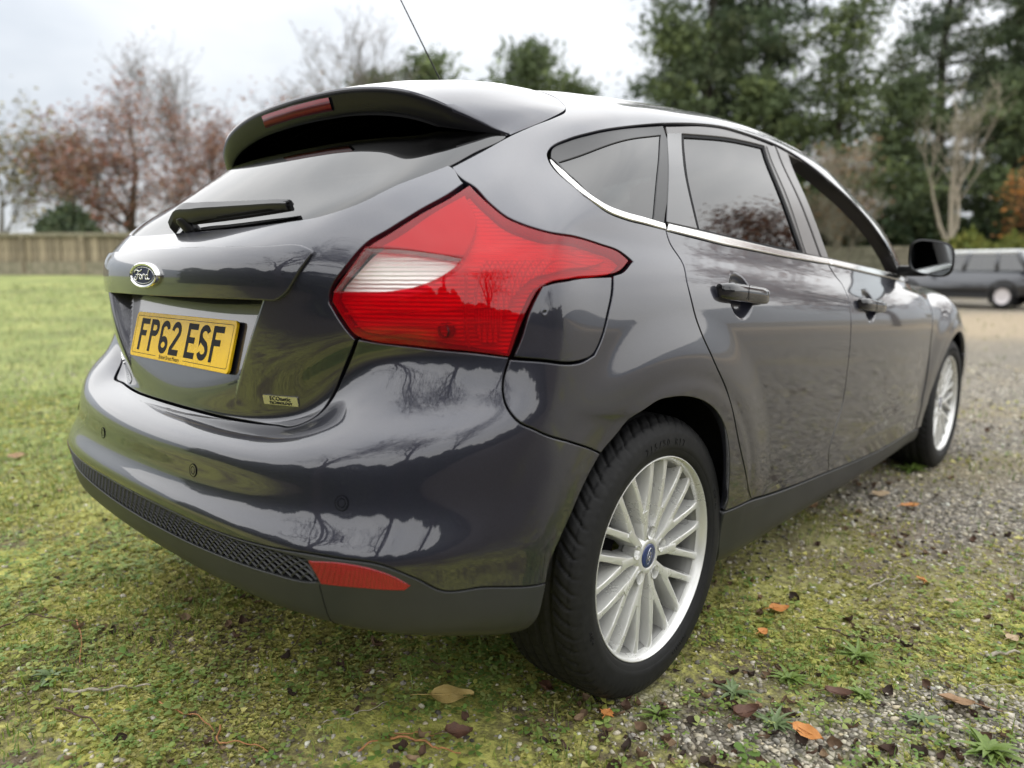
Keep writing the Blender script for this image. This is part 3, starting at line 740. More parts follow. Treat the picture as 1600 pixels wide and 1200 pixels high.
# spoiler
spB = [(0, -.346, 1.373), (.12, -.344, 1.371), (.22, -.339, 1.366), (.32, -.33, 1.354), (.40, -.318, 1.337), (.46, -.302, 1.316), (.505, -.283, 1.294), (.545, -.255, 1.272), (.577, -.225, 1.250), (.604, -.206, 1.236)]
spA = [(0, 18.1), (1.2, 18.1), (2.4, 18.1), (3.6, 18.1), (4.59, 18.05), (5.35, 17.45), (5.9, 16.9), (6.35, 16.42), (6.25, 15.86), (5.72, 15.32)]
spD = [(0, 16.7), (1.0, 16.7), (2, 16.65), (3, 16.5), (3.7, 16.3), (4.2, 16.1), (4.6, 15.9), (5.0, 15.68), (5.33, 15.48), (5.60, 15.32)]
def spl(P, n):
    P = np.array(P, float); t = np.r_[0, np.cumsum(np.linalg.norm(np.diff(P, axis=0), axis=1))]; q = np.linspace(0, t[-1], n)
    out = np.zeros((n, P.shape[1])); m = np.gradient(P, t, axis=0)
    for i, x in enumerate(q):
        k = min(len(t)-2, max(0, int(np.searchsorted(t, x))-1)); h = t[k+1]-t[k]; s = (x-t[k])/h
        out[i] = (2*s**3-3*s*s+1)*P[k]+(s**3-2*s*s+s)*h*m[k]+(-2*s**3+3*s*s)*P[k+1]+(s**3-s*s)*h*m[k+1]
    return out
nS = 60
tpar = np.linspace(0, 9, nS)
def spi(P):
    P = np.array(P, float); out = np.zeros((nS, P.shape[1])); m = np.gradient(P, axis=0); m[0, 1:] = 0
    for i, x in enumerate(tpar):
        k = min(len(P)-2, int(x)); s = x-k
        out[i] = (2*s**3-3*s*s+1)*P[k]+(s**3-2*s*s+s)*m[k]+(-2*s**3+3*s*s)*P[k+1]+(s**3-s*s)*m[k+1]
    return out
a_uv = spi(spA); A3 = S(a_uv[:, 0], a_uv[:, 1]); AN = Nrm(a_uv[:, 0], a_uv[:, 1]); B3 = spi(spB); d_uv = spi(spD); D3 = S(d_uv[:, 0], d_uv[:, 1])-.002*Nrm(d_uv[:, 0], d_uv[:, 1])
fin = np.clip((9-tpar)/4.0, 0, 1)[:, None]          # 1 in the middle, 0 at the tip of the side fin
w = np.linalg.norm(B3-A3, axis=1, keepdims=True)
upv = np.array([0, 0, 1.0]); curves = []
curves.append(A3-AN*.012)
curves.append(A3-AN*.0004+(B3-A3)*.008)
for t in (.12, .3, .5, .7, .86, .95):
    curves.append(A3+(B3-A3)*t+(AN*.5+upv*.5)*w*.16*(t*(1-t))*1.2)
curves.append(B3+upv*.0005)
curves.append(B3+np.array([0, -.0015, -.004])*fin)
curves.append(B3+np.array([0, .001, -.012])*fin-upv*.001)
curves.append(B3+np.array([0, .012, -.046])*fin-upv*.002)
e0 = B3+np.array([0, .022, -.055])*fin-upv*.0025
for t in (.0, .2, .45, .7, 1.0):
    curves.append(e0+(D3-e0)*t+upv*.018*math.sin(math.pi*t)*fin)
Vs, Fs = strip_loft([np.array(c) for c in curves])
Vs2 = Vs*[-1, 1, 1]; n_ = len(Vs)
sp_me = mesh_np('spoiler', np.vstack([Vs, Vs2]), np.vstack([Fs[:, ::-1], Fs+n_]), True)
_bm = bmesh.new(); _bm.from_mesh(sp_me); bmesh.ops.remove_doubles(_bm, verts=_bm.verts[:], dist=.0003); bmesh.ops.recalc_face_normals(_bm, faces=_bm.faces[:]); _bm.to_mesh(sp_me); _bm.free()
sp_me.set_sharp_from_angle(angle=math.radians(38))
SPBLACK = pmat('spoiler_under', (.010, .010, .012), .22, spec=.25)
spoiler = link('spoiler', sp_me, PAINT, tailgate); sp_me.materials.append(SPBLACK)
for p_ in sp_me.polygons:
    c_ = p_.center
    zb = float(np.interp(abs(c_.x), [q[0] for q in spB], [q[2] for q in spB])); yb = float(np.interp(abs(c_.x), [q[0] for q in spB], [q[1] for q in spB]))
    if c_.z < zb-.006 and p_.normal.z < .1: p_.material_index = 1
# third brake light under the lip
xs = np.linspace(-.155, .155, 21); q0 = []; q1 = []; q2 = []; q3 = []
for x in xs:
    b = np.array([np.interp(abs(x), [p_[0] for p_ in spB], [p_[i] for p_ in spB]) for i in range(3)]); b[0] = x
    q0.append(b+[0, .004, -.0135]); q1.append(b+[0, -.0035, -.0155]); q2.append(b+[0, .0055, -.042]); q3.append(b+[0, .014, -.0445])
Vb, Fb = strip_loft([q0, q1, q2, q3]); BRAKE = pmat('brake_lens', (.12, .003, .008), .25, 0, .1, spec=.15)
_k = NT(BRAKE); _w = _k.n('ShaderNodeTexWave', bands_direction='Z'); _w.inputs['Scale'].default_value = 20; _k.l(_k.coord(), _w.inputs[0])
_k.l(_k.ramp(_w.outputs[0], [(.3, (.15, .004, .010)), (.7, (.07, .002, .006))]).outputs[0], _k.b.inputs['Base Color'])
bl = link('brake_light', mesh_np('brake_light', Vb, Fb, True), BRAKE, spoiler)

# tail lamps
lampo = tr('lamp'); lw = tr('lampwhite')
up_red = [(4.62, 12.28), (5.05, 12.52), (5.45, 12.86), (5.88, 13.32), (6.06, 13.55), (6.35, 13.2), (6.55, 12.85), (6.52, 12.35), (6.40, 12.02), (6.08, 12.05), (5.32, 12.20)]
for sd_ in ('R', 'L'):
    lp = panel('tail_lamp', LENSRED, car, lampo, sd_, holes=[lw], spacing=.012, gap=.0008, depth=.020, label='red wraparound tail lamp with a clear indicator window')
    panel('indicator_lens', LENSCLEAR, lp, lw, sd_, spacing=.014, gap=.0002, depth=.012, rnd=.0008)
    panel('reflector_bowl', REFL, lp, lampo, sd_, spacing=.016, gap=.0035, off=-.024, depth=.003)
    panel('upper_reflector', pmat('lamp_satin', (.58, .34, .34), .45, .0) if sd_ == 'R' else bpy.data.materials['lamp_satin'], lp, up_red, sd_, spacing=.016, gap=.002, off=-.010, depth=.012)
    panel('side_reflector', REFLG, lp, [(6.75, 11.9), (7.4, 11.75), (8.4, 11.45), (9.2, 11.2), (9.45, 10.95), (9.1, 10.65), (8.3, 10.85), (7.65, 11.0), (7.30, 10.6), (7.12, 9.9), (6.93, 9.05), (6.6, 9.15), (6.55, 10.2), (6.62, 11.3)], sd_, spacing=.016, gap=.001, off=-.010, depth=.012)
    panel('lower_reflector', REFL, lp, [(4.35, 10.05), (4.05, 10.6), (3.9, 10.98), (5.1, 10.95), (5.9, 11.2), (6.3, 11.4), (6.4, 10.4), (6.35, 9.2), (5.5, 9.55), (4.6, 9.92)], sd_, spacing=.016, gap=.002, off=-.016, depth=.008)
    # lower divider ribs
    for (ua, va, ub, vb, r_) in ((3.95, 10.62, 6.9, 10.35, .0022), (4.15, 10.25, 6.85, 9.85, .0016), (6.45, 11.5, 6.42, 9.1, .0026)):
        pts = [(S(ua+(ub-ua)*t, va+(vb-va)*t)-Nrm(np.array(ua+(ub-ua)*t), np.array(va+(vb-va)*t))*.006)*([1, 1, 1] if sd_ == 'R' else [-1, 1, 1]) for t in np.linspace(0, 1, 10)]
        MB().tube(pts, r_, 6).build('divider_rib', pmat('rib_red', (.6, .02, .03), .3) if 'rib_red' not in bpy.data.materials else bpy.data.materials['rib_red'], lp, smooth=True)
    sk = S(6.05, 9.75)-Nrm(np.array(6.05), np.array(9.75))*.012
    MB().lathe([(-.010, .013), (.006, .0135), (.012, .010), (.013, 0)], 20, 'y').build('lamp_socket', pmat('socket_dark', (.03, .004, .006), .4) if 'socket_dark' not in bpy.data.materials else bpy.data.materials['socket_dark'], lp, smooth=True).location = (sk[0]*(1 if sd_ == 'R' else -1), sk[1], sk[2])

# fuel flap (right only)
fuelp = [(7.74, 10.66), (7.95, 10.63), (8.40, 10.42), (9.14, 10.19), (9.38, 10.22)]+tr('fuel', 3)
flap = panel('fuel_flap', PAINT, car, fuelp, 'R', spacing=.014, gap=.0022)
o = MB().lathe([(-.003, .0), (.0004, .0), (.0006, .006), (-.0002, .0075), (-.0002, .0078)], 24, 'z').build('dimple', PAINT, flap, smooth=True); o.matrix_world = surf_frame(7.79, 9.75, .0003)

# flanks: quarter panel with C-post, roof rail and A-post
lamp_top = [(6.08, 13.74), (6.75, 13.16), (7.15, 12.81), (7.54, 12.59), (8.32, 12.19), (9.38, 11.61), (9.72, 11.37), (9.85, 11.02), (9.58, 10.42)]
fuel_edge = [(9.40, 10.26), (9.33, 9.62), (9.23, 9.10), (9.05, 8.36), (8.92, 8.10), (8.63, 8.00), (8.26, 8.04), (7.70, 8.30), (7.17, 8.53)]
arch_q = [(9.07, 5.18)]+tr('arch', 5)
ditch = [(19.15, 17.1), (18.6, 17.5), (18, 17.68), (16, 17.75), (14, 17.75), (12, 17.75), (10, 17.75), (8, 17.75), (6.5, 17.75), (5.6, 17.78), (4.95, 17.82)]
rail = [(18.22, 13.59), (18.45, 13.25), (18.9, 13.12), (19.28, 13.15), (19.3, 14), (19.3, 15), (19.3, 16), (19.25, 16.7)]+ditch+[(5.27, 17.51), (5.67, 17.07), (6.20, 16.57), (6.46, 16.25), (6.38, 15.98), (6.05, 15.64), (5.75, 15.30), (5.45, 14.79), (5.15, 14.29), (5.96, 13.80)]
quarter = [(7.13, 8.53)]+tr('bump_quarter', 1)+arch_q[1:]+[(12.13, 3.78), (12.97, 3.78)]+rv(tr('door_rear', 1))[1:]+[(10.61, 12.93)]+rv(tr('chrome_q_lo'))[1:]+[(7.25, 14.81)]+tr('drip', 1)+rail[1:]+lamp_top+fuel_edge[:-1]
for sd_ in ('R', 'L'):
    panel('body_side', PAINT, car, quarter, sd_, spacing=.013, gap=.0018, depth=.018)
# roof
roof_path = [(0, 18.1), (1.2, 18.1), (2.4, 18.1), (3.6, 18.1), (4.59, 18.05), (4.97, 17.84)]+rv(ditch)[1:-1]+[(19.2, 17.12), (20, 17.05), (22, 17.0), (24, 17.0), (26, 17.0), (28, 17.0)]
panel('roof', PAINT, car, roof_path, 'sym', closed=False, close=[(28, 18.5), (28, 20), (20, 20), (10, 20), (0, 20), (0, 19)], spacing=.03, gap=.001, depth=.01)
# aerial
MB().tube([(0, .20, 1.428), (0, .19, 1.446), (0, .178, 1.464)], [.016, .012, .006], 12).tube([(0, .178, 1.464), (0, .155, 1.494), (0, .003, 1.692), (0, -.045, 1.757)], [.0030, .0022, .0017, .0012], 8).build('roof_aerial', BLACK, car, smooth=True)
# doors
def handle(parent, y0, y1, z, sd_, cupy):
    s = 1 if sd_ == 'R' else -1
    # grip bar: lofted along y with a rounded section, ends curve in to the skin
    nseg = 15; prof = []
    for i in range(nseg):
        t = i/(nseg-1); y = y0+(y1-y0)*t; e = 1-abs(2*t-1)**6
        x = .886+.008+.014*e; hh = .0205*(.74+.26*e); dd = .013*(.7+.3*e)
        prof.append([(x+dd*math.cos(a)*(.9 if math.cos(a) > 0 else 1), y, z-.035*(t-.5)*.6+hh*math.copysign(abs(math.sin(a))**.6, math.sin(a))) for a in np.linspace(0, 2*math.pi, 17)[:-1]])
    V = [(p_[0]*s, p_[1], p_[2]) for r in prof for p_ in r]; F = []
    for i in range(nseg-1):
        for k in range(16): F.append((i*16+k, i*16+(k+1) % 16, (i+1)*16+(k+1) % 16, (i+1)*16+k))
    F.append(tuple(range(16))); F.append(tuple((nseg-1)*16+k for k in range(16)))
    h = MB().add(V, F); o = h.build('door_handle', GLOSSBLACK, parent, smooth=True, angle=60)
    for yy in (y0+.03, y1-.03): MB().box((s*.888, yy, z-.035*((yy-y0)/(y1-y0)-.5)*.6), (.011, .020, .012), bev=.004).build('handle_mount', BLACK, o, angle=40)
    MB().box((s*.9205, y0+.098, z+.004), (.0004, .0007, .0180)).build('handle_seam', VOID, o)
for sd_ in ('R', 'L'):
    sx = 1 if sd_ == 'R' else -1
    low = tr('door_rear', 1)+lin([(12.98, 3.76), (13.35, 3.62), (14.2, 3.34), (15.11, 3.08)], .1)+rv(tr('door_mid'))[1:]+lin(rv(tr('chrome_r_lo')), .08)[1:-1]
    rd = panel('rear_door', PAINT, car, low, sd_, spacing=.011, gap=.0020, depth=.02, extra=[(11.75, 12.75, 8.75, 10.95, 44, 40)])
    handle(rd, .185, .437, .899, sd_, .31)
    panel('chrome_strip', SATIN, rd, lin(tr('chrome_r_lo'), .1)+lin(rv(tr('chrome_r_up')), .1), sd_, spacing=.02, gap=.0006, off=.004, depth=.010, rnd=.0035)
    rg = tr('rearglass')
    outer = [(10.65, 13.16), (10.29, 15.97), (10.14, 16.32)]+tr('drip', 6, 9)+[(14.2, 16.6), (14.62, 16.57), (14.97, 13.17)]+[(13.93, 13.09), (12.21, 13.12)]
    panel('window_frame', FRAME, rd, outer, sd_, holes=[rg], spacing=.02, gap=.0015, off=-.006, depth=.022, rnd=.003)
    panel('window_seal', RUBBER, rd, rg, sd_, holes=[[(10.95, 16.01), (12.54, 16.20), (14.12, 16.32), (14.24, 14.83), (14.46, 13.25), (13.07, 13.20), (11.55, 13.23), (11.09, 14.55)]], spacing=.02, gap=-.002, off=-.009, depth=.012)
    panel('door_glass', PRIVACY, rd, rg, sd_, spacing=.03, gap=.001, off=-.013, depth=.004, rnd=.0005, label='tinted rear door window')
    panel('gloss_trim', GLOSSBLACK, rd, tr('applique'), sd_, spacing=.02, gap=.0006, off=-.0035, depth=.008)
    panel('post_trim', FRAME, rd, tr('bpost1'), sd_, spacing=.02, gap=.0004, off=-.003, depth=.010, rnd=.004)
    # quarter window
    q_out = [(7.36, 14.76)]+tr('drip', 1, 5)+[(10.05, 16.31), (10.22, 15.97), (10.58, 13.16)]+rv(tr('chrome_q_up'))[1:]
    qf = panel('quarter_window_frame', BLACK, car, q_out, sd_, holes=[tr('quarterglass')], spacing=.02, gap=.001, off=-.005, depth=.02, rnd=.002)
    panel('quarter_glass', PRIVACY, qf, tr('quarterglass'), sd_, spacing=.03, gap=.0006, off=-.008, depth=.004, rnd=.0005, label='tinted quarter window')
    panel('chrome_strip', SATIN, qf, band(tr('chrome_q_lo'), .0155), sd_, spacing=.02, gap=.0006, off=.003, depth=.010, rnd=.003)
    # front door
    lowf = rv(tr('door_mid')[1:-1])+[(15.10, 12.91)]+lin(tr('chrome_f_lo'), .08)[1:]+[(18.7, 12.88), (19.08, 12.4), (19.25, 11.0), (19.2, 9.4), (19.14, 7.74), (19.18, 5.93), (19.14, 5.12), (19.09, 4.15), (19.12, 2.45)]+lin([(19.0, 2.46), (17, 2.62), (16, 2.82), (15.11, 3.08)], .1)
    fd = panel('front_door', PAINT, car, lowf, sd_, spacing=.014, gap=.0020, depth=.02, extra=[(15.65, 16.25, 8.8, 11.0, 40, 38)])
    handle(fd, 1.165, 1.415, .838, sd_, 1.29)
    panel('chrome_strip', SATIN, fd, lin(tr('chrome_f_lo'), .1)+lin(rv(tr('chrome_f_up')), .1), sd_, spacing=.02, gap=.0006, off=.004, depth=.010, rnd=.0035)
    outf = [(15.02, 13.18), (14.66, 16.57)]+tr('drip', 9, 15)+[(18.17, 13.62), (18.42, 13.3), (18.25, 13.17), (16.75, 13.2)]
    panel('window_frame', FRAME, fd, outf, sd_, holes=[tr('frontopen')], spacing=.02, gap=.0015, off=-.006, depth=.045, rnd=.003)
    panel('post_trim', FRAME, fd, tr('bpost2'), sd_, spacing=.02, gap=.0004, off=-.003, depth=.010, rnd=.004)
    if sd_ == 'L':
        panel('door_glass', CLEARGLASS, fd, tr('frontopen'), sd_, spacing=.04, gap=.001, off=-.012, depth=.004, rnd=.0005)
    # door mirror
    c = Vector((.93, 1.86, 1.005)); V = []; F = []
    ns, nr = 24, 7
    for j in range(nr):
        t = j/(nr-1); sc_ = math.sqrt(max(0, 1-(t*.98)**2.4))
        for i in range(ns):
            a = 2*math.pi*i/ns; ex = .62
            dx = .082*sc_*math.copysign(abs(math.cos(a))**ex, math.cos(a)); dz = .070*sc_*math.copysign(abs(math.sin(a))**ex, math.sin(a))
            V.append(((c.x+dx-.02*t)*sx, c.y+.10*t, c.z+dz-.012*dx/.08))
    for j in range(nr-1):
        for i in range(ns): F.append((j*ns+i, j*ns+(i+1) % ns, (j+1)*ns+(i+1) % ns, (j+1)*ns+i))
    F.append(tuple((nr-1)*ns+i for i in range(ns)))
    mi = MB().add(V, F).build('door_mirror', PAINT, fd, smooth=True, angle=60)
    V2 = [(v[0], v[1]+.006, v[2]) for v in V[:ns]]; cc = (c.x*sx, c.y+.006, c.z)
    def scl(k, dy): return [((cc[0]+(v[0]-cc[0])*k), c.y+dy, cc[2]+(v[2]-cc[2])*k) for v in V2]
    b2 = MB().add(scl(1.0, 0)+scl(.91, -.003)+scl(.88, .008), [(i, (i+1) % ns, ns+(i+1) % ns, ns+i) for i in range(ns)]+[(ns+i, ns+(i+1) % ns, 2*ns+(i+1) % ns, 2*ns+i) for i in range(ns)])
    b2.build('mirror_surround', BLACK, mi, smooth=True, angle=50)
    MB().add(scl(.885, .005), [tuple(range(ns))]).build('mirror_glass', pmat('mirror_glass', (.62, .66, .68), .0, 1.0) if 'mirror_glass' not in bpy.data.materials else bpy.data.materials['mirror_glass'], mi)
    MB().box((sx*.855, 1.925, .955), (.055, .035, .022), bev=.012).build('mirror_arm', BLACK, mi, angle=40)
    cor = MB(); P1 = S(np.array([18.12, 18.42, 18.2, 18.0]), np.array([13.72, 13.28, 13.19, 13.22])); 
    cor.add([(q[0]*sx, q[1], q[2]) for q in P1-.004*Nrm(np.array([18.12, 18.42, 18.2, 18.0]), np.array([13.72, 13.28, 13.19, 13.22]))], [(0, 1, 2, 3)]).build('mirror_sail', BLACK, fd)
# sills
sill = [(12.13, 3.74), (12.98, 3.72), (13.35, 3.58), (15.11, 3.04), (16, 2.80), (17, 2.60), (19.12, 2.42), (19.35, 2.35), (19.35, 1.2), (17, 1.0), (15, 1.0), (13, 1.0), (12.3, 1.3), (12.2, 2.3)]
for sd_ in ('R', 'L'): panel('sill', PLASTIC, car, sill, sd_, spacing=.02, gap=.0012, depth=.02, rnd=.004)
# front wing, bonnet, front bumper, windscreen
fr_arch = [(19.45, 2.4), (19.45, 3.91), (19.66, 5.12), (20.0, 5.89), (20.40, 6.60), (20.82, 6.95), (21.3, 6.85), (21.75, 6.4), (22.1, 5.6), (22.3, 4.6), (22.4, 3.4), (22.4, 2.2)]
wing = [(19.18, 2.42)]+fr_arch[:1]+fr_arch[1:9]+[(22.6, 5.6), (23.2, 6.4), (23.9, 7.4), (23.8, 8.6), (23.3, 9.6), (22.4, 10.3), (21.3, 11.2), (20.3, 12.2), (19.6, 12.8), (19.15, 12.7), (19.1, 12.4), (19.28, 11.0), (19.24, 9.4), (19.18, 7.74), (19.22, 5.93), (19.18, 5.12), (19.13, 4.15)]
for sd_ in ('R', 'L'): panel('front_wing', PAINT, car, wing, sd_, spacing=.02, gap=.0018, depth=.02)
bon = [(28, 8.2), (27, 8.2), (26, 8.2), (25, 8.3), (24.2, 8.5), (23.8, 8.64), (23.3, 9.64), (22.4, 10.34), (21.3, 11.24), (20.3, 12.24), (19.7, 12.75), (20.5, 12.8), (22, 12.85), (24, 12.85), (26, 12.85), (28, 12.85)]
panel('bonnet', PAINT, car, bon, 'sym', closed=False, close=[(28, 10.5)], spacing=.035, gap=.002, depth=.015)
fbp = [(28, 8.15), (27, 8.15), (26, 8.15), (25, 8.25), (24.2, 8.45), (23.9, 7.4), (23.2, 6.36), (22.6, 5.56), (22.1, 5.6), (22.3, 4.6), (22.4, 3.4), (22.5, 1.6), (23.2, 1.0), (24, .8), (26, .8), (28, .8)]
panel('front_bumper', PAINT, car, fbp, 'sym', closed=False, close=[(28, 4.5)], spacing=.035, gap=.002, depth=.015)
ws = [(28, 13.0), (26, 13.0), (24, 13.0), (22, 13.02), (20.5, 13.05), (19.45, 13.2), (19.42, 14), (19.42, 15), (19.42, 16), (19.42, 16.75), (20, 16.9), (22, 16.92), (24, 16.92), (26, 16.92), (28, 16.92)]
panel('windscreen', CLEARGLASS, car, ws, 'sym', closed=False, close=[(28, 15)], spacing=.05, gap=.001, off=-.003, depth=.005)

# dark inner body behind the gaps, arch liners, floor
gu, gv = np.meshgrid(np.arange(0, 28.01, .25), np.arange(1.2, 12.75, .25)); gu = np.minimum(gu, 28-1e-6)
P = S(gu, gv); N = Nrm(gu, gv); Q = P-N*.030; idx = np.arange(gu.size).reshape(gu.shape)
F = np.stack([idx[:-1, :-1], idx[:-1, 1:], idx[1:, 1:], idx[1:, :-1]], -1).reshape(-1, 4); Q = Q.reshape(-1, 3)
cen = Q[F].mean(1); keep = np.ones(len(F), bool)
for yc in (-.03, 2.648): keep &= (np.hypot(cen[:, 1]-yc, cen[:, 2]-.33) > .43) | (cen[:, 0] < .5)
fu = gu.ravel()[F].mean(1); fv = gv.ravel()[F].mean(1)
keep &= ~((fu < 4.2) & (fv > 8.2) & (fv < 12.4))        # the plate recess dips in here
keep &= ~((fu > 18.8) & (fv > 11.2))
F = F[keep]
n_ = len(Q); link('inner_body', mesh_np('inner_body', np.vstack([Q, Q*[-1, 1, 1]]), np.vstack([F, F[:, ::-1]+n_])), VOID, car)
LINER = pmat('arch_liner', (.010, .010, .011), .8, spec=.2)
for yc, rr, xo in ((-.035, .415, .872), (2.648, .40, .825)):
    for sx in (1, -1):
        pr = [(.50*sx, .02), (.50*sx, rr), (.70*sx, rr+.004), (xo*sx, rr)]
        o = MB().lathe(pr, 40, 'x', math.radians(6), math.radians(174)).build('arch_liner', LINER, car, smooth=True, angle=40); o.location = (0, yc, .33)
fl = MB(); fl.box((0, 1.45, .245), (.52, 1.75, .012)).box((.62, 1.33, .215), (.12, .86, .012)).box((-.62, 1.33, .215), (.12, .86, .012)).box((0, 3.2, .24), (.5, .2, .02))
fl.build('underbody', VOID, car)
MB().tube([(.42, -.60, .30), (.42, -.45, .31), (.42, -.2, .31), (.40, .2, .28)], [.026, .026, .07, .07], 14).build('exhaust', pmat('exhaust_steel', (.12, .11, .10), .5, .8), car, smooth=True)

# ------------------------------------------------------------------ wheels
TYRE = pmat('tyre_rubber', (.020, .020, .021), .62, spec=.28)
_k = NT(TYRE); _n = _k.noise(60, 5, .65); _k.l(_k.ramp(_n.outputs[0], [(.3, (.0075, .0075, .008)), (.62, (.0125, .0125, .013)), (.85, (.024, .023, .022))]).outputs[0], _k.b.inputs['Base Color'])
_n2 = _k.noise(500, 2, .5); _k.bump(_n2.outputs[0], .15, .0006)
ALLOY = pmat('alloy_silver', (.70, .70, .67), .30, .50, .7, .08)
_k = NT(ALLOY); _n = _k.noise(1400, 2, .5); _k.l(_k.ramp(_n.outputs[0], [(.3, (.62, .62, .60)), (.75, (.76, .76, .73))]).outputs[0], _k.b.inputs['Base Color'])
_n2 = _k.noise(14, 5, .6); _k.l(_k.ramp(_n2.outputs[0], [(.35, (.24,)*3), (.7, (.40,)*3)]).outputs[0], _k.b.inputs['Roughness'])
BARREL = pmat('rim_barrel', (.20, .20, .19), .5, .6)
DISC = pmat('brake_disc', (.10, .075, .065), .5, .7)
STEEL = pmat('bolt_steel', (.50, .50, .49), .28, 1.0)
RUST = pmat('rusty_bolt', (.10, .045, .03), .7, .3)
BLUE = pmat('badge_blue', (.012, .028, .115), .25, 0, 1.0)
def tyre_mesh():
    # lathe with carved tread; axial coordinate 0 at wheel centre plane, + outwards
    R = .3235; na = 540
    prof = [(-.060, .2165), (-.095, .222), (-.104, .235), (-.1105, .258), (-.1095, .283), (-.102, .302), (-.094, .312)]
    tread = [(x, R-.0022*abs(x/.094)**2*1.6-.010*max(0, (abs(x)-.072)/.022)**2) for x in np.linspace(-.092, .092, 47)]
    prof2 = [(.094, .3115), (.0985, .306), (.103, .299), (.1065, .290), (.1072, .2885), (.1085, .283), (.1098, .274), (.1105, .262), (.1098, .2505), (.1090, .2496), (.1085, .2480), (.106, .240), (.1035, .2365), (.100, .2335), (.094, .2305), (.060, .2165)]
    prof = np.array(prof+tread+prof2); m = len(prof)
    an = np.linspace(0, 2*np.pi, na, endpoint=False)
    A, X = np.meshgrid(an, prof[:, 0]); Rr = np.repeat(prof[:, 1][:, None], na, 1)
    i0, i1 = 7, 7+len(tread)
    # circumferential grooves
    for gx in (-.052, -.018, .018, .052):
        Rr[i0:i1] -= .0075*ss(.0050, .0032, np.abs(X[i0:i1]-gx))
    # curved lateral cuts on both shoulders, wide and pointed
    ax = np.abs(X); N_ = 58
    ph = (A*N_/(2*np.pi)+np.where(X > 0, 0, .5)-28*(ax-.06)*1.0) % 1.0
    wdt = .10+.16*ss(.104, .070, ax)
    cut = ss(wdt, wdt*.35, np.abs(ph-.5)*2)*ss(.060, .066, ax)*ss(.1045, .099, ax)
    Rr -= .0062*cut*ss(.104, .092, ax)
    X2 = X-np.sign(X)*.003*cut*ss(.085, .10, ax)
    # fine second sipe
    ph2 = (ph+.5) % 1.0
    Rr -= .002*ss(.06, .02, np.abs(ph2-.5)*2)*ss(.058, .062, ax)*ss(.100, .094, ax)
    # lateral sipes on the ribs between grooves
    rib = (ax < .058); ph3 = (A*70/(2*np.pi)+X*14) % 1.0
    Rr -= np.where(rib, .0025*ss(.05, .02, np.abs(ph3-.5)), 0)
    # faint fine ribs low on the sidewall
    wear = np.sin(A*90)*.0004*((X > .1055) & (Rr > .285))
    V = np.stack([X2+wear, Rr*np.cos(A), Rr*np.sin(A)], -1).reshape(-1, 3)
    idx = np.arange(m*na).reshape(m, na); nx = np.roll(idx, -1, 1)
    F = np.stack([idx[:-1], idx[1:], nx[1:], nx[:-1]], -1).reshape(-1, 4)
    me = mesh_np('tyre', V, F[:, ::-1], True)
    # flatten the contact patch a little and bulge
    return me
wheel_parts = {}
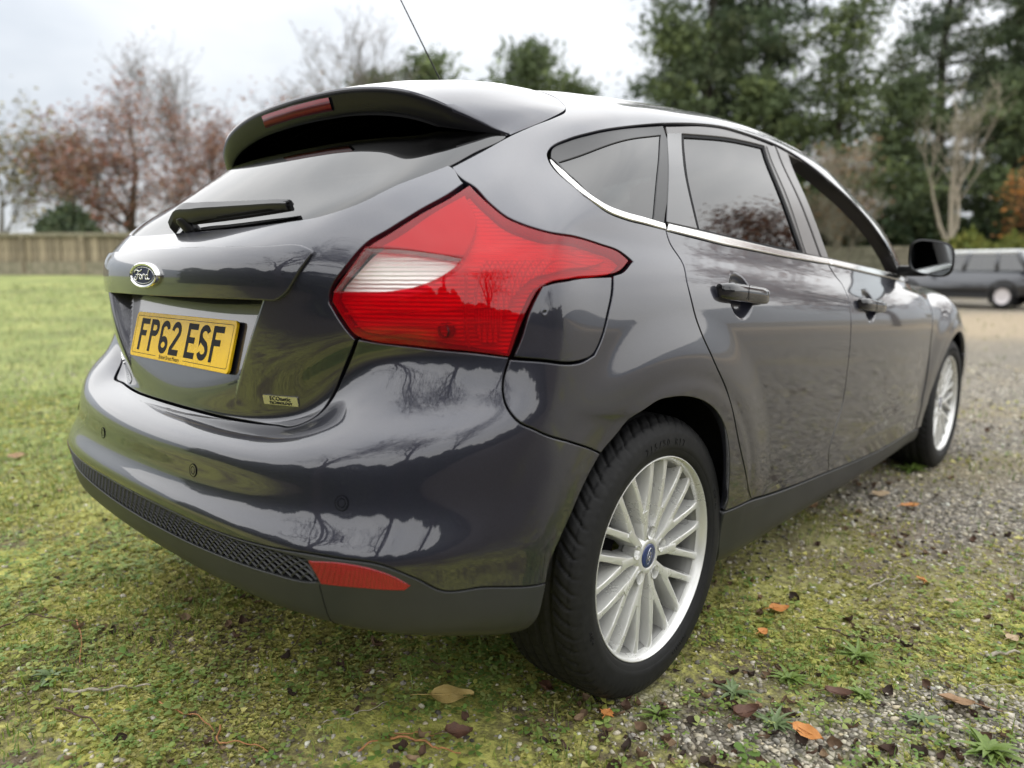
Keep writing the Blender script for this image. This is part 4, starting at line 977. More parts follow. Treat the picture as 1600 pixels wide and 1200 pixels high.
def wheel_meshes():
    W = {}
    W['tyre'] = tyre_mesh()
    # rim: lip, outer bowl, barrel
    lip = [(.093, .2305), (.0985, .2330), (.1015, .2325), (.1020, .2305), (.0995, .2275), (.094, .2235), (.086, .2205), (.079, .2190)]
    W['rim'] = MB().lathe(lip, 120, 'x').mesh('rim', True, 50)
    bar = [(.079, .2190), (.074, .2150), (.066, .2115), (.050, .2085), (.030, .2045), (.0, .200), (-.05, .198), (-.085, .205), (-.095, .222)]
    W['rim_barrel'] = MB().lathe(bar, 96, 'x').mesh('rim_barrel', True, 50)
    # ten Y spokes
    sp = MB()
    def xf(r):  # outer face depth along the radius
        return float(np.interp(r, [.03, .06, .10, .15, .19, .215, .225], [.078, .080, .083, .0865, .0885, .0885, .087]))
    def blade(path, wid, dep, drop=0.0):
        # path: (r, angle) ; bevelled bar following the face
        prev = None; ring = []
        for i, (r, a) in enumerate(path):
            w_ = wid[i]; c = np.array([r*math.cos(a), r*math.sin(a)])
            q0 = path[max(i-1, 0)]; q1 = path[min(i+1, len(path)-1)]
            t = np.array([q1[0]*math.cos(q1[1])-q0[0]*math.cos(q0[1]), q1[0]*math.sin(q1[1])-q0[0]*math.sin(q0[1])]); t /= np.linalg.norm(t)
            nrm = np.array([-t[1], t[0]]); x0 = xf(r)-drop; d_ = dep[i]
            sec = [(-1.35, -d_), (-1.0, -.006), (-.86, -.0012), (-.6, 0), (.6, 0), (.86, -.0012), (1.0, -.006), (1.35, -d_)]
            ring.append([(x0+dx, *(c+nrm*w_*s_)) for s_, dx in sec])
        n = len(ring[0]); V = [v for r in ring for v in r]; F = []
        for i in range(len(ring)-1):
            for k in range(n-1): F.append((i*n+k, i*n+k+1, (i+1)*n+k+1, (i+1)*n+k))
            F.append((i*n+n-1, i*n, (i+1)*n, (i+1)*n+n-1))
        F.append(tuple(range(n))); F.append(tuple((len(ring)-1)*n+k for k in range(n)))
        sp.add(V, F)
    wr = lambda r: float(np.interp(r, [.03, .06, .10, .14, .18, .205, .222], [.0086, .0104, .0120, .0104, .0092, .0097, .0126]))
    dr = lambda r: float(np.interp(r, [.03, .10, .16, .222], [.050, .046, .044, .034]))
    for k in range(10):
        th = math.radians(102+36*k)
        rs = (.034, .050, .068, .085, .100, .113); blade([(r, th) for r in rs], [wr(r) for r in rs], [dr(r) for r in rs])
        for s_ in (-1, 1):
            e = th+s_*math.radians(10.4); p0 = np.array([.088*math.cos(th), .088*math.sin(th)]); p1 = np.array([.2215*math.cos(e), .2215*math.sin(e)]); path = []
            off = np.array([-math.sin(th), math.cos(th)])*s_*.0022
            for t in (0, .12, .26, .4, .55, .7, .85, 1.0):
                q = p0+(p1-p0)*t+off*(1-t); path.append((float(np.hypot(*q)), math.atan2(q[1], q[0])))
            drop = .0012 if s_ < 0 else .0020
            blade(path, [wr(r)*.86 for r, a in path], [dr(r) for r, a in path], drop)
    W['spokes'] = sp.mesh('spokes', True, 28)
    # hub with the bolt bosses
    hub = MB().lathe([(.030, .052), (.062, .050), (.076, .044), (.0800, .038), (.0805, .031), (.0790, .0285), (.076, .0280)], 60, 'x')
    W['hub'] = hub.mesh('hub', True, 40)
    return W
W = wheel_meshes()
def script_strokes():
    return [
        [(-.80, .20), (-.72, .33), (-.52, .36), (-.30, .28), (-.10, .36), (-.05, .42)],
        [(-.40, .30), (-.45, .08), (-.52, -.16), (-.64, -.32), (-.78, -.30), (-.80, -.18), (-.70, -.12)],
        [(-.64, .02), (-.50, .06), (-.32, .05), (-.26, .10)],
        [(-.17, .06), (-.27, -.04), (-.28, -.20), (-.19, -.28), (-.09, -.20), (-.08, -.04), (-.17, .06)],
        [(.04, .06), (.03, -.12), (.00, -.28)], [(.02, -.08), (.10, .06), (.20, .07), (.22, .00)],
        [(.52, .04), (.42, .04), (.32, -.08), (.32, -.24), (.42, -.29), (.52, -.16)],
        [(.74, .44), (.62, .26), (.55, .0), (.52, -.2), (.58, -.29), (.70, -.24)]]
def badge(name, a, b, thick, parent, mtx, script_mat, field_mat, rim_mat):
    """oval badge with a script mark, local z out"""
    n = 48; m_ = MB(); V = []; F = []
    prof = [(1.0, -.010), (1.0, 0.0), (.985, thick*.85), (.95, thick), (.90, thick*.92), (.885, thick*.72)]
    for (s_, z_) in prof:
        for i in range(n):
            t = 2*math.pi*i/n; d = (1-s_)*a
            V.append(((a-d)*math.cos(t), (b-d)*math.sin(t), z_))
    for j in range(len(prof)-1):
        for i in range(n): F.append((j*n+i, j*n+(i+1) % n, (j+1)*n+(i+1) % n, (j+1)*n+i))
    o = m_.add(V, F).build(name, rim_mat, parent, smooth=True, angle=35); o.matrix_world = mtx
    d = .115*a; V = [((a-d)*math.cos(2*math.pi*i/n), (b-d)*math.sin(2*math.pi*i/n), thick*.72) for i in range(n)]+[(0, 0, thick*.80)]
    f = MB().add(V, [(i, (i+1) % n, n) for i in range(n)]).build('badge_field', field_mat, o, smooth=True); f.matrix_world = mtx
    # thin inner oval line and the script
    sc_ = MB(); pts = [((a-d)*.90*math.cos(2*math.pi*i/n), (b-d)*.86*math.sin(2*math.pi*i/n), thick*.80) for i in range(n+1)]
    sc_.tube(pts, a*.008, 5, False)
    for st in script_strokes():
        P = spl([(x, y) for x, y in st], 6*len(st))
        sc_.tube([(x*a*.74, y*b*1.05, thick*.84) for x, y in P], [a*(.012+.011*abs(math.sin(i*.9+x))) for i, (x, y) in enumerate(P)], 6)
    s2 = sc_.build('badge_script', script_mat, o, smooth=True); s2.matrix_world = mtx
    return o
def add_wheel(name_x, y, sx, detail=True):
    root = empty('wheel'); root.parent = car
    base = {}
    X0 = .764*sx
    rot = Matrix.Rotation(0 if sx > 0 else math.pi, 4, 'Z')
    root.matrix_world = Matrix.Translation((X0, y, .3148)) @ rot
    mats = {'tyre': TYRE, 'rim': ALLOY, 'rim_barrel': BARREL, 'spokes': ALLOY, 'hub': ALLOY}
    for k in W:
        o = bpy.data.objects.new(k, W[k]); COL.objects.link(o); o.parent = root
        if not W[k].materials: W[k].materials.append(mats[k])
    if 'disc' not in wheel_parts:
        wheel_parts['disc'] = MB().lathe([(.0, .03), (.018, .06), (.018, .075), (.004, .075), (.004, .138), (-.018, .138), (-.018, .06)], 48, 'x').mesh('brake_disc', True, 30)
        wheel_parts['disc'].materials.append(DISC)
        cp = MB(); a0 = math.radians(150)
        cp.box((.0, .115*math.cos(a0), .115*math.sin(a0)), (.035, .03, .055), rot=Matrix.Rotation(a0, 3, 'X'), bev=.006)
        wheel_parts['caliper'] = cp.mesh('brake_caliper'); wheel_parts['caliper'].materials.append(VOID)
        bo = MB().lathe([(.045, .0105), (.058, .0105), (.0595, .0095), (.060, .006), (.0605, 0)], 6, 'x')
        wheel_parts['bolt'] = bo.mesh('wheel_bolt', True, 30); wheel_parts['bolt'].materials.append(STEEL)
        cup = MB().lathe([(.082, .0155), (.079, .0145), (.050, .0125), (.046, .0)], 24, 'x'); wheel_parts['cup'] = cup.mesh('bolt_cup', True, 40); wheel_parts['cup'].materials.append(ALLOY)
    for k, nm in (('disc', 'brake_disc'), ('caliper', 'brake_caliper')):
        o = bpy.data.objects.new(nm, wheel_parts[k]); COL.objects.link(o); o.parent = root
    for q in range(5):
        a = math.radians(84+72*q)
        for k, nm in (('cup', 'bolt_cup'), ('bolt', 'wheel_bolt')):
            me = wheel_parts[k]
            if k == 'bolt' and q == 2: me = me.copy(); me.materials.clear(); me.materials.append(RUST)
            o = bpy.data.objects.new(nm, me); COL.objects.link(o); o.parent = root
            o.location = (0, .054*math.cos(a), .054*math.sin(a)); o.rotation_euler = (a, 0, 0)
    if detail:
        # centre cap
        mtx = root.matrix_world @ frame_matrix((.0775, 0, 0), Vector((0, math.cos(1.15), math.sin(1.15))), Vector((0, -math.sin(1.15), math.cos(1.15))), Vector((1, 0, 0)))
        o = MB().lathe([(-.004, .0285), (.0022, .0280), (.0034, .0255), (.0042, .012), (.0044, 0)], 40, 'z').build('centre_cap', BLUE, root, smooth=True); o.matrix_world = mtx
        sc_ = MB(); a, b = .0185, .0085
        sc_.tube([(a*math.cos(t), b*math.sin(t), .0045-.0006*abs(math.cos(t))) for t in np.linspace(0, 2*math.pi, 40)], .0005, 5, False)
        for st in script_strokes():
            P_ = spl(st, 5*len(st)); sc_.tube([(x*a*.72, y*b*1.05, .0047) for x, y in P_], .00075, 5)
        s2 = sc_.build('cap_script', SATIN, o); s2.matrix_world = mtx
        # raised sidewall lettering
        let = text_mesh
        for txt, a_mid, rad, size in (('215/50 R17', 88, .266, .022), ('95W', 200, .268, .014), ('TUBELESS', 292, .262, .011), ('RADIAL', 18, .264, .012)):
            step = size*.78/rad; n = len(txt)
            for i, ch in enumerate(txt):
                if ch == ' ': continue
                a = math.radians(a_mid)-(i-(n-1)/2)*step
                me = let('sidewall_letter', ch, size, .0011)
                if not me.polygons: continue
                me.materials.append(TYRE); o = bpy.data.objects.new('sidewall_letter', me); COL.objects.link(o); o.parent = root
                ex = Vector((0, math.sin(a), -math.cos(a))); ey = Vector((0, math.cos(a), math.sin(a)))
                o.matrix_world = root.matrix_world @ frame_matrix((.1103, rad*math.cos(a), rad*math.sin(a)), ex, ey, Vector((1, 0, 0)))
    return root
rw = add_wheel('rear', 0, 1); fw = add_wheel('front', 2.648, 1); add_wheel('rear', 0, -1, False); add_wheel('front', 2.648, -1, False)

# ------------------------------------------------------------------ plate, badges, wiper, cabin
PLATEY = pmat('plate_yellow', (.80, .50, .012), .40, 0, .0, spec=.15)
_k = NT(PLATEY); _n = _k.noise(30, 5, .6); _k.l(_k.ramp(_n.outputs[0], [(.3, (.74, .46, .010)), (.7, (.84, .53, .016))]).outputs[0], _k.b.inputs['Base Color'])
_n2 = _k.noise(9, 6, .7); _k.l(_k.ramp(_n2.outputs[0], [(.4, (.16,)*3), (.75, (.42,)*3)]).outputs[0], _k.b.inputs['Roughness'])
INK = pmat('plate_ink', (.008, .008, .009), .55, spec=.12)
plt_m = frame_matrix((0, -.664, .798), Vector((1, 0, 0)), Vector((0, math.sin(.2634), math.cos(.2634))), Vector((0, -math.cos(.2634), math.sin(.2634))))
def rrect(w, h, r, n=6):
    pts = []
    for cx, cy, a0 in ((w-r, h-r, 0), (-w+r, h-r, 90), (-w+r, -h+r, 180), (w-r, -h+r, 270)):
        for i in range(n+1):
            a = math.radians(a0+90*i/n); pts.append((cx+r*math.cos(a), cy+r*math.sin(a)))
    return pts
rp = rrect(.260, .0555, .010); n = len(rp); rq = rrect(.2592, .0547, .0095)
pl = MB().add([(x, y, -.004) for x, y in rp]+[(x, y, .0010) for x, y in rp]+[(x, y, .0018) for x, y in rq],
    [(i, (i+1) % n, n+(i+1) % n, n+i) for i in range(n)]+[(n+i, n+(i+1) % n, 2*n+(i+1) % n, 2*n+i) for i in range(n)]+[tuple(2*n+i for i in range(n))])
plate = pl.build('number_plate', PLATEY, car, angle=30); plate.matrix_world = plt_m
plate['label'] = 'yellow number plate reading FP62 ESF'
def on_plate(o): o.matrix_world = plt_m; return o
# characters 79 x 50 mm, 14 mm stroke
def stroke_poly(pts, w=.014, closed=False, z=.0022):
    P = [np.array(p, float) for p in pts]; n = len(P); L = []; Rr = []
    for i in range(n):
        if closed: a, b = P[i-1], P[(i+1) % n]
        else: a, b = P[max(i-1, 0)], P[min(i+1, n-1)]
        d0 = P[i]-a; d1 = b-P[i]
        d0 = d0/np.linalg.norm(d0) if np.linalg.norm(d0) > 1e-9 else None; d1 = d1/np.linalg.norm(d1) if np.linalg.norm(d1) > 1e-9 else None
        if d0 is None: d0 = d1
        if d1 is None: d1 = d0
        nn = np.array([-(d0+d1)[1], (d0+d1)[0]]); l_ = np.linalg.norm(nn); nn = nn/l_; k = 1/max(.5, abs(nn@np.array([-d0[1], d0[0]])))
        L.append(P[i]+nn*w/2*k); Rr.append(P[i]-nn*w/2*k)
    V = [(x, y, z) for x, y in L]+[(x, y, z) for x, y in Rr]
    F = [(i, (i+1) % n, n+(i+1) % n, n+i) for i in range(n if closed else n-1)]
    return V, F
def arc(cx, cy, rx, ry, a0, a1, n=10): return [(cx+rx*math.cos(math.radians(a0+(a1-a0)*i/n)), cy+ry*math.sin(math.radians(a0+(a1-a0)*i/n))) for i in range(n+1)]
h2, e, wq = .0395, .007, .018     # half height, half stroke, half width to stroke centre
glyph = {
    'F': [[(-wq, -h2), (-wq, h2)], [(-wq-e, h2-e), (wq+e, h2-e)], [(-wq, .0035), (wq-.003, .0035)]],
    'P': [[(-wq, -h2), (-wq, h2-e*.0)], [(-wq-e, h2-e)]+arc(wq-.014, h2-e-.0135, .014, .0135, 90, -90)+[(-wq, h2-e-.027)]],
    'E': [[(-wq, -h2), (-wq, h2)], [(-wq-e, h2-e), (wq+e, h2-e)], [(-wq, .0015), (wq-.002, .0015)], [(-wq-e, -h2+e), (wq+e, -h2+e)]],
    '6': [arc(0, -h2+e+.014, wq, .014, 0, 360, 24)[:-1], [(wq, h2-e-.013)]+arc(0, h2-e-.014, wq, .014, 12, 180, 12)+[(-wq, -h2+e+.016)]],
    '2': [arc(0, h2-e-.015, wq, .015, 180, -25, 14)+[(wq-.006, .006), (-wq+.001, -h2+e+.008), (-wq, -h2+e*.5)], [(-wq-e, -h2+e), (wq+e, -h2+e)]],
    'S': [arc(0, h2-e-.0135, wq, .0135, 15, 180, 12)+[(-wq, h2-e-.017)]+arc(-.0005, .010-.008, wq, .012, 175, 90, 5)[:-3]+[(-.012, .006), (.010, -.004)]+[(wq-.002, -.011), (wq, -h2+e+.017)]+arc(0, -h2+e+.0135, wq, .0135, 0, -165, 12)]}
chars = 'FP62ESF'; wch, gapc, gmid = .050, .011, .033
tot = 7*wch+5*gapc+gmid; x = -tot/2+wch/2-.004
for i, ch in enumerate(chars):
    mb = MB()
    for s_i, st in enumerate(glyph[ch]):
        V, F = stroke_poly([(px+x, py+.001) for px, py in st], .0138, closed=(ch == '6' and s_i == 0), z=.0021+.00004*s_i); mb.add(V, F)
    on_plate(mb.build('plate_character', INK, plate)); x += wch+(gmid if i == 3 else gapc)
bd = MB(); f_ = rrect(.2505, .0462, .006); zz = .0021
V, F = stroke_poly(f_, .0012, True, zz)
bx0, bx1 = -.105, .045
fr = [i for i in range(len(f_))]
top_half = [(-.2505, -.040)]+[p_ for p_ in f_[7:14]][::-1][::-1]
bd.add(*stroke_poly([(bx0, -.0462)]+f_[14:21][::-1][::-1][::-1]+f_[7:14][::-1]+f_[0:7][::-1]+f_[21:28][::-1]+[(bx1, -.0462)], .0012, False, zz))
on_plate(bd.build('plate_border', INK, plate))
t = text_mesh('plate_dealer', 'Bristol Street Motors', .0135, 0, 'CENTER', 0, .95, .15); t.materials.append(INK)
o = link('plate_dealer', t, None, plate); o.matrix_world = plt_m @ Matrix.Translation((-.030, -.0468, .0022))

# badges
mt = surf_frame(0.0, 11.46, .0066)
badge('oval_badge', .0735, .0290, .0085, tailgate, mt, CHROME, pmat('badge_navy', (.010, .016, .050), .45, 0, .0, spec=.2), CHROME)
for ch, uu in zip('Focus', (-3.12, -2.93, -2.75, -2.58, -2.42)):
    t = text_mesh('model_letter', ch, .034 if ch == 'F' else .032, .0014, 'CENTER', .0010); t.materials.append(CHROME)
    o = link('model_letter', t, None, tailgate); o.matrix_world = surf_frame(uu, 8.80+.05*(uu+2.8), .0025, rec=True)
eb = surf_frame(2.52, 8.58, .0, rec=True)
rp = rrect(.0425, .0095, .002); n = len(rp)
o = MB().add([(x, y, -.003) for x, y in rp]+[(x, y, .002) for x, y in rp], [(i, (i+1) % n, n+(i+1) % n, n+i) for i in range(n)]+[tuple(n+i for i in range(n))]).build('technology_badge', pmat('badge_satin', (.55, .54, .48), .25, .9), tailgate, angle=30); o.matrix_world = eb
for txt, dy, sz in (('ECOnetic', .0035, .0120), ('TECHNOLOGY', -.0055, .0078)):
    t = text_mesh('badge_lettering', txt, sz, .0003, 'CENTER', .0002, 1.08); t.materials.append(INK)
    q = link('badge_lettering', t, None, o); q.matrix_world = eb @ Matrix.Translation((0, dy, .0024))

# rear wiper
def gsurf(u, v, off): 
    q = S(u, v)+Nrm(np.array(u), np.array(v))*off; return Vector(q.tolist())
wp = MB()
arm = [gsurf(-.28, 13.06, .014), gsurf(-.16, 13.18, .026), gsurf(.35, 13.27, .029), gsurf(.9, 13.31, .025), gsurf(1.5, 13.31, .021), gsurf(2.1, 13.28, .018), gsurf(2.32, 13.26, .016)]
arm = [Vector(p_.tolist()) for p_ in spl([tuple(a) for a in arm], 24)]
V = []; F = []
for i, p_ in enumerate(arm):
    t_ = i/23; hw = float(np.interp(t_, [0, .15, .5, 1], [.020, .021, .015, .010])); th = float(np.interp(t_, [0, .15, .5, 1], [.015, .016, .011, .007]))
    nn = Vector(Nrm(np.array(1.0), np.array(13.3)).tolist()); tt = (arm[min(i+1, 23)]-arm[max(i-1, 0)]).normalized(); ww = nn.cross(tt).normalized()
    for a_, b_ in ((-1, -1), (-1, .3), (-.6, 1), (.6, 1), (1, .3), (1, -1)): V.append(p_+ww*hw*a_+nn*th*b_)
for i in range(23):
    for k in range(6): F.append((i*6+k, i*6+(k+1) % 6, (i+1)*6+(k+1) % 6, (i+1)*6+k))
F += [tuple(range(6)), tuple(23*6+k for k in range(6))]
wiper = MB().add(V, F).build('rear_wiper', BLACK, tailgate, angle=40)
MB().lathe([(-.03, .017), (.012, .017), (.018, .013), (.019, 0)], 20, 'z').build('wiper_pivot', BLACK, wiper, angle=40).matrix_world = surf_frame(.02, 13.12, .012)
bl_ = [gsurf(.16+2.22*t_, 13.16+.06*t_, .008) for t_ in np.linspace(0, 1, 16)]
MB().tube(bl_, .0050, 6).tube([q+Vector((0, -.002, .006)) for q in bl_], .0050, 6).tube([q+Vector((0, -.004, .012)) for q in bl_[2:]], .0040, 6).build('wiper_blade', RUBBER, wiper)

# cabin
CABIN = pmat('cabin_trim', (.020, .020, .022), .75); SEAT = pmat('seat_cloth', (.018, .018, .020), .9); LINING = pmat('headlining', (.16, .155, .15), .95)
gu, gv = np.meshgrid(np.r_[np.arange(0, 28, .5), 28-1e-6], np.r_[np.arange(16.95, 20, .35), 20-1e-6]); P = S(gu, gv)-Nrm(gu, gv)*.03; idx = np.arange(gu.size).reshape(gu.shape)
F = np.stack([idx[:-1, :-1], idx[:-1, 1:], idx[1:, 1:], idx[1:, :-1]], -1).reshape(-1, 4); P = P.reshape(-1, 3)
link('headlining', mesh_np('headlining', np.vstack([P, P*[-1, 1, 1]]), np.vstack([F, F[:, ::-1]+len(P)])), CABIN, car)
# A-post inner trims
for sx in (1, -1):
    uu = np.linspace(18.55, 19.35, 6); vv = np.linspace(13.2, 17.3, 14); gu, gv = np.meshgrid(uu, vv); P = (S(gu, gv)-Nrm(gu, gv)*.045)*[sx, 1, 1]; idx = np.arange(gu.size).reshape(gu.shape)
    F = np.stack([idx[:-1, :-1], idx[:-1, 1:], idx[1:, 1:], idx[1:, :-1]], -1).reshape(-1, 4); link('post_lining', mesh_np('post_lining', P.reshape(-1, 3), F), CABIN, car)
dash = MB().box((0, 2.0, .80), (.70, .24, .10), bev=.05).box((.36, 1.86, .90), (.19, .12, .045), bev=.03).box((0, 1.72, .62), (.14, .16, .20), bev=.03); dash.build('dashboard', CABIN, car, angle=40)
sw = MB(); R_ = Matrix.Rotation(math.radians(-66), 3, 'X'); ctr = Vector((.37, 1.60, .86))
sw.tube([ctr+R_ @ Vector((.185*math.cos(a), .185*math.sin(a), 0)) for a in np.linspace(0, 2*math.pi, 33)], .016, 8, False)
sw.box(ctr, (.07, .055, .025), rot=R_, bev=.015)
for a in (0, math.pi, -math.pi/2): sw.tube([ctr, ctr+R_ @ Vector((.18*math.cos(a), .18*math.sin(a), 0))], .014, 6)
sw.build('steering_wheel', CABIN, car, smooth=True, angle=50)
def seat(x, y, w, rear=False):
    s = MB().box((x, y, .48), (w, .26, .09), bev=.05)
    R2 = Matrix.Rotation(math.radians(18), 3, 'X'); s.box((x, y-.30, .82), (w*.96, .08, .30), rot=R2, bev=.05)
    for hx in ((x,) if not rear else (x-.42, x, x+.42)): s.box((hx, y-.41, 1.17 if not rear else 1.08), (.12, .05, .08), rot=R2, bev=.035)
    s.build('seat', SEAT, car, smooth=True, angle=50)
seat(.37, 1.22, .25); seat(-.37, 1.22, .25); seat(0, .36, .66, True)
MB().box((0, -.28, .96), (.56, .24, .008)).build('parcel_shelf', CABIN, car)

# ------------------------------------------------------------------ the ground
def dl(x, y):
    q = np.stack([np.asarray(x, float)-CAM[0], np.asarray(y, float)-CAM[1]], -1); return q@FWD, q@RGT
def gravel_mask(x, y):
    d, l = dl(x, y)
    n = fbm(x*1.1+3, y*1.1, 4, 3); f = fbm(x*5.2, y*5.2, 3, 9)
    g = n*.62+f*.30+.27*ss(-.1, 2.2, l-.10*d)-.16*ss(.2, -1.2, l+.35*d-.6)
    for (pd, pl, pr) in ((1.75, -.62, .28), (1.45, -.85, .22), (1.42, .33, .30), (1.38, .95, .2)):
        g = g+.20*np.exp(-(((d-pd)/pr)**2+((l-pl)/(pr*1.3))**2))
    return ss(.53, .70, g)
def lawn_mask(x, y):
    d, l = dl(x, y); n = fbm(x*.8, y*.8, 3, 21)
    return ss(-.55, -1.9, l+.22*(d-2.2)+(n-.5)*1.2)*ss(2.2, 3.6, d)
def tan_mask(x, y):
    d, l = dl(x, y); n = fbm(x*.5, y*.5, 3, 31)
    return ss(7.0, 12, d+(n-.5)*5)*ss(2.5, 6.0, l+(n-.5)*3)*ss(18.5, 15.0, d+(n-.5)*3)
def track_mask(x, y):   # worn brownish drive to the right of the car
    d, l = dl(x, y); n = fbm(x*.9+7, y*.9, 3, 41)
    return ss(.3, 1.6, l-.14*d+(n-.5)*1.6+.2)*ss(1.4, 2.6, d)
def unseen_dark_mask(x, y):   # unseen ground behind the photographer, coloured dark to darken its reflection in the paint
    d, l = dl(x, y); n = fbm(x*.7+3, y*.7, 3, 45)
    return ss(.9, -.8, d+(n-.5)*1.0)
def gheight(x, y):
    d, l = dl(x, y)
    h = .78*ss(7, 27, d)*ss(4, -5, l)+.25*ss(17, 27, d)*ss(-2, 4, l)
    h = h+.035*(fbm(x*.35, y*.35, 3, 5)-.5)*ss(2.2, 6, d)
    near = np.exp(-(d/9)**2)
    h = h+near*(.016*(fbm(x*3.1, y*3.1, 4, 2)-.5)+.006*(fbm(x*14, y*14, 3, 8)-.5))*(1-.6*gravel_mask(x, y))
    for (wx, wy) in ((.79, 0), (.79, 2.648), (-.79, 0), (-.79, 2.648)):
        e = np.exp(-(((np.asarray(x)-wx)/.17)**2+((np.asarray(y)-wy)/.16)**2)); h = h*(1-e)-.009*e
    return h
nr, na = 300, 420
rad = np.r_[np.linspace(.02, 6.0, 210), np.geomspace(6.06, 900, nr-210)]
ang = np.linspace(0, 2*np.pi, na, endpoint=False)
# finer in front of the photographer
ang = ang+.62*np.sin(ang)*-1
a0 = math.atan2(FWD[1], FWD[0])+math.pi
RR, AA = np.meshgrid(rad, ang+a0, indexing='ij')
# sin warp gathers rays around angle pi from the seam, i.e. straight ahead
GX = CAM[0]+RR*np.cos(AA); GY = CAM[1]+RR*np.sin(AA); GZ = gheight(GX, GY)
idx = np.arange(nr*na).reshape(nr, na); nx = np.roll(idx, -1, 1)
F = np.stack([idx[:-1], idx[1:], nx[1:], nx[:-1]], -1).reshape(-1, 4)
gme = mesh_np('ground', np.stack([GX, GY, GZ], -1).reshape(-1, 3), F, True)
for nm, fn in (('gravel', gravel_mask), ('lawn', lawn_mask), ('leafy', tan_mask), ('track', track_mask), ('unseen_dark', unseen_dark_mask)):
    at_ = gme.attributes.new(nm, 'FLOAT', 'POINT'); at_.data.foreach_set('value', fn(GX, GY).ravel().astype(np.float32))
GROUND = pmat('ground_mix', (.1, .1, .05), .95, spec=.2); k = NT(GROUND)
def attr(k, n): x = k.n('ShaderNodeAttribute'); x.attribute_name = n; return x.outputs['Fac']
co = k.coord('Object')
nA = k.noise(2.3, 6, .62, co); nB = k.noise(38, 5, .68, co); nC = k.noise(190, 3, .6, co); nD = k.noise(9, 5, .6, co)
moss = k.ramp(nB.outputs[0], [(.26, (0.090, 0.096, 0.030)), (.43, (0.249, 0.257, 0.069)), (.58, (0.416, 0.404, 0.112)), (.80, (0.583, 0.544, 0.196))])
soil = k.ramp(nC.outputs[0], [(.3, (0.054, 0.044, 0.028)), (.6, (0.152, 0.118, 0.081)), (.85, (0.269, 0.211, 0.143))])
nE = k.noise(.9, 5, .65, co); green = k.ramp(k.math('ADD', k.math('MULTIPLY', nD.outputs[0], .5), k.math('MULTIPLY', nE.outputs[0], .5)), [(.36, (0.125, 0.114, 0.058)), (.46, (0.169, 0.205, 0.071)), (.56, (0.256, 0.281, 0.097)), (.68, (0.377, 0.366, 0.151))])
vo = k.n('ShaderNodeTexVoronoi'); vo.inputs['Scale'].default_value = 62; k.l(co, vo.inputs['Vector'])
vo2 = k.n('ShaderNodeTexVoronoi', feature='DISTANCE_TO_EDGE'); vo2.inputs['Scale'].default_value = 62; k.l(co, vo2.inputs['Vector'])
stone = k.mix(1.0, k.ramp(vo.outputs['Color'], [(.2, (0.128, 0.118, 0.102)), (.55, (0.275, 0.251, 0.211)), (.9, (0.512, 0.474, 0.403))]).outputs[0], k.ramp(vo2.outputs[0], [(.0, (.22,)*3), (.18, (1,)*3)]).outputs[0], 'MULTIPLY')
mm = k.math('ADD', k.math('MULTIPLY', nA.outputs[0], .75), k.math('MULTIPLY', nB.outputs[0], .35))
c1 = k.mix(k.ramp(mm, [(.46, (0,)*3), (.60, (1,)*3)]).outputs[0], soil.outputs[0], moss.outputs[0])
c2 = k.mix(attr(k, 'lawn'), c1, green.outputs[0])
trk = k.mix(k.ramp(nB.outputs[0], [(.4, (0,)*3), (.62, (1,)*3)]).outputs[0], k.mix(.5, soil.outputs[0], (0.294, 0.230, 0.154)), stone)
c2b = k.mix(k.math('MULTIPLY', attr(k, 'track'), .85), c2, trk)
c3 = k.mix(k.math('MULTIPLY', attr(k, 'gravel'), k.ramp(nB.outputs[0], [(.30, (.55,)*3), (.55, (1,)*3)]).outputs[0]), c2b, stone)
c4 = k.mix(attr(k, 'leafy'), c3, k.ramp(nD.outputs[0], [(.3, (0.24, 0.195, 0.135)), (.7, (0.40, 0.33, 0.235))]).outputs[0])
c4 = k.mix(attr(k, 'unseen_dark'), c4, k.ramp(nB.outputs[0], [(.35, (.035, .028, .022)), (.7, (.095, .075, .058))]).outputs[0])  # dark brown put into the unseen ground for the car's reflections
k.l(c4, k.b.inputs['Base Color'])
hb = k.math('ADD', k.math('MULTIPLY', nB.outputs[0], .7), k.math('MULTIPLY', nC.outputs[0], .35))
hb = k.math('ADD', hb, k.math('MULTIPLY', vo2.outputs[0], .8)); k.bump(hb, .7, .009)
ground = link('ground', gme, GROUND); tag(ground, kind='structure')

# ---- loose cover scattered over it; densities fall off with distance from the photographer
def scatter(n, rmin, rmax, spread=58, power=1.0):
    u = rng.random(n)
    r = rmin*(rmax/rmin)**u if power == 1.0 else (rmin**(2-power)+(rmax**(2-power)-rmin**(2-power))*u)**(1/(2-power))
    a = math.atan2(FWD[1], FWD[0])+np.radians((rng.random(n)*2-1)*spread)
    return CAM[0]+r*np.cos(a), CAM[1]+r*np.sin(a), r
def under_tyre(x, y):
    m = np.zeros(len(x), bool)
    for wx, wy in ((.79, 0), (.79, 2.648), (-.79, 0), (-.79, 2.648)): m |= (np.abs(x-wx) < .098) & (np.abs(y-wy) < .062)
    return m
def col_mesh(name, V, F, C, mat, kind='stuff', smooth=False):
    me = mesh_np(name, V, F, smooth); a_ = me.color_attributes.new('col', 'FLOAT_COLOR', 'POINT')
    a_.data.foreach_set('color', np.c_[C, np.ones(len(C))].astype(np.float32).ravel())
    o = link(name, me, mat); o['kind'] = kind; return o
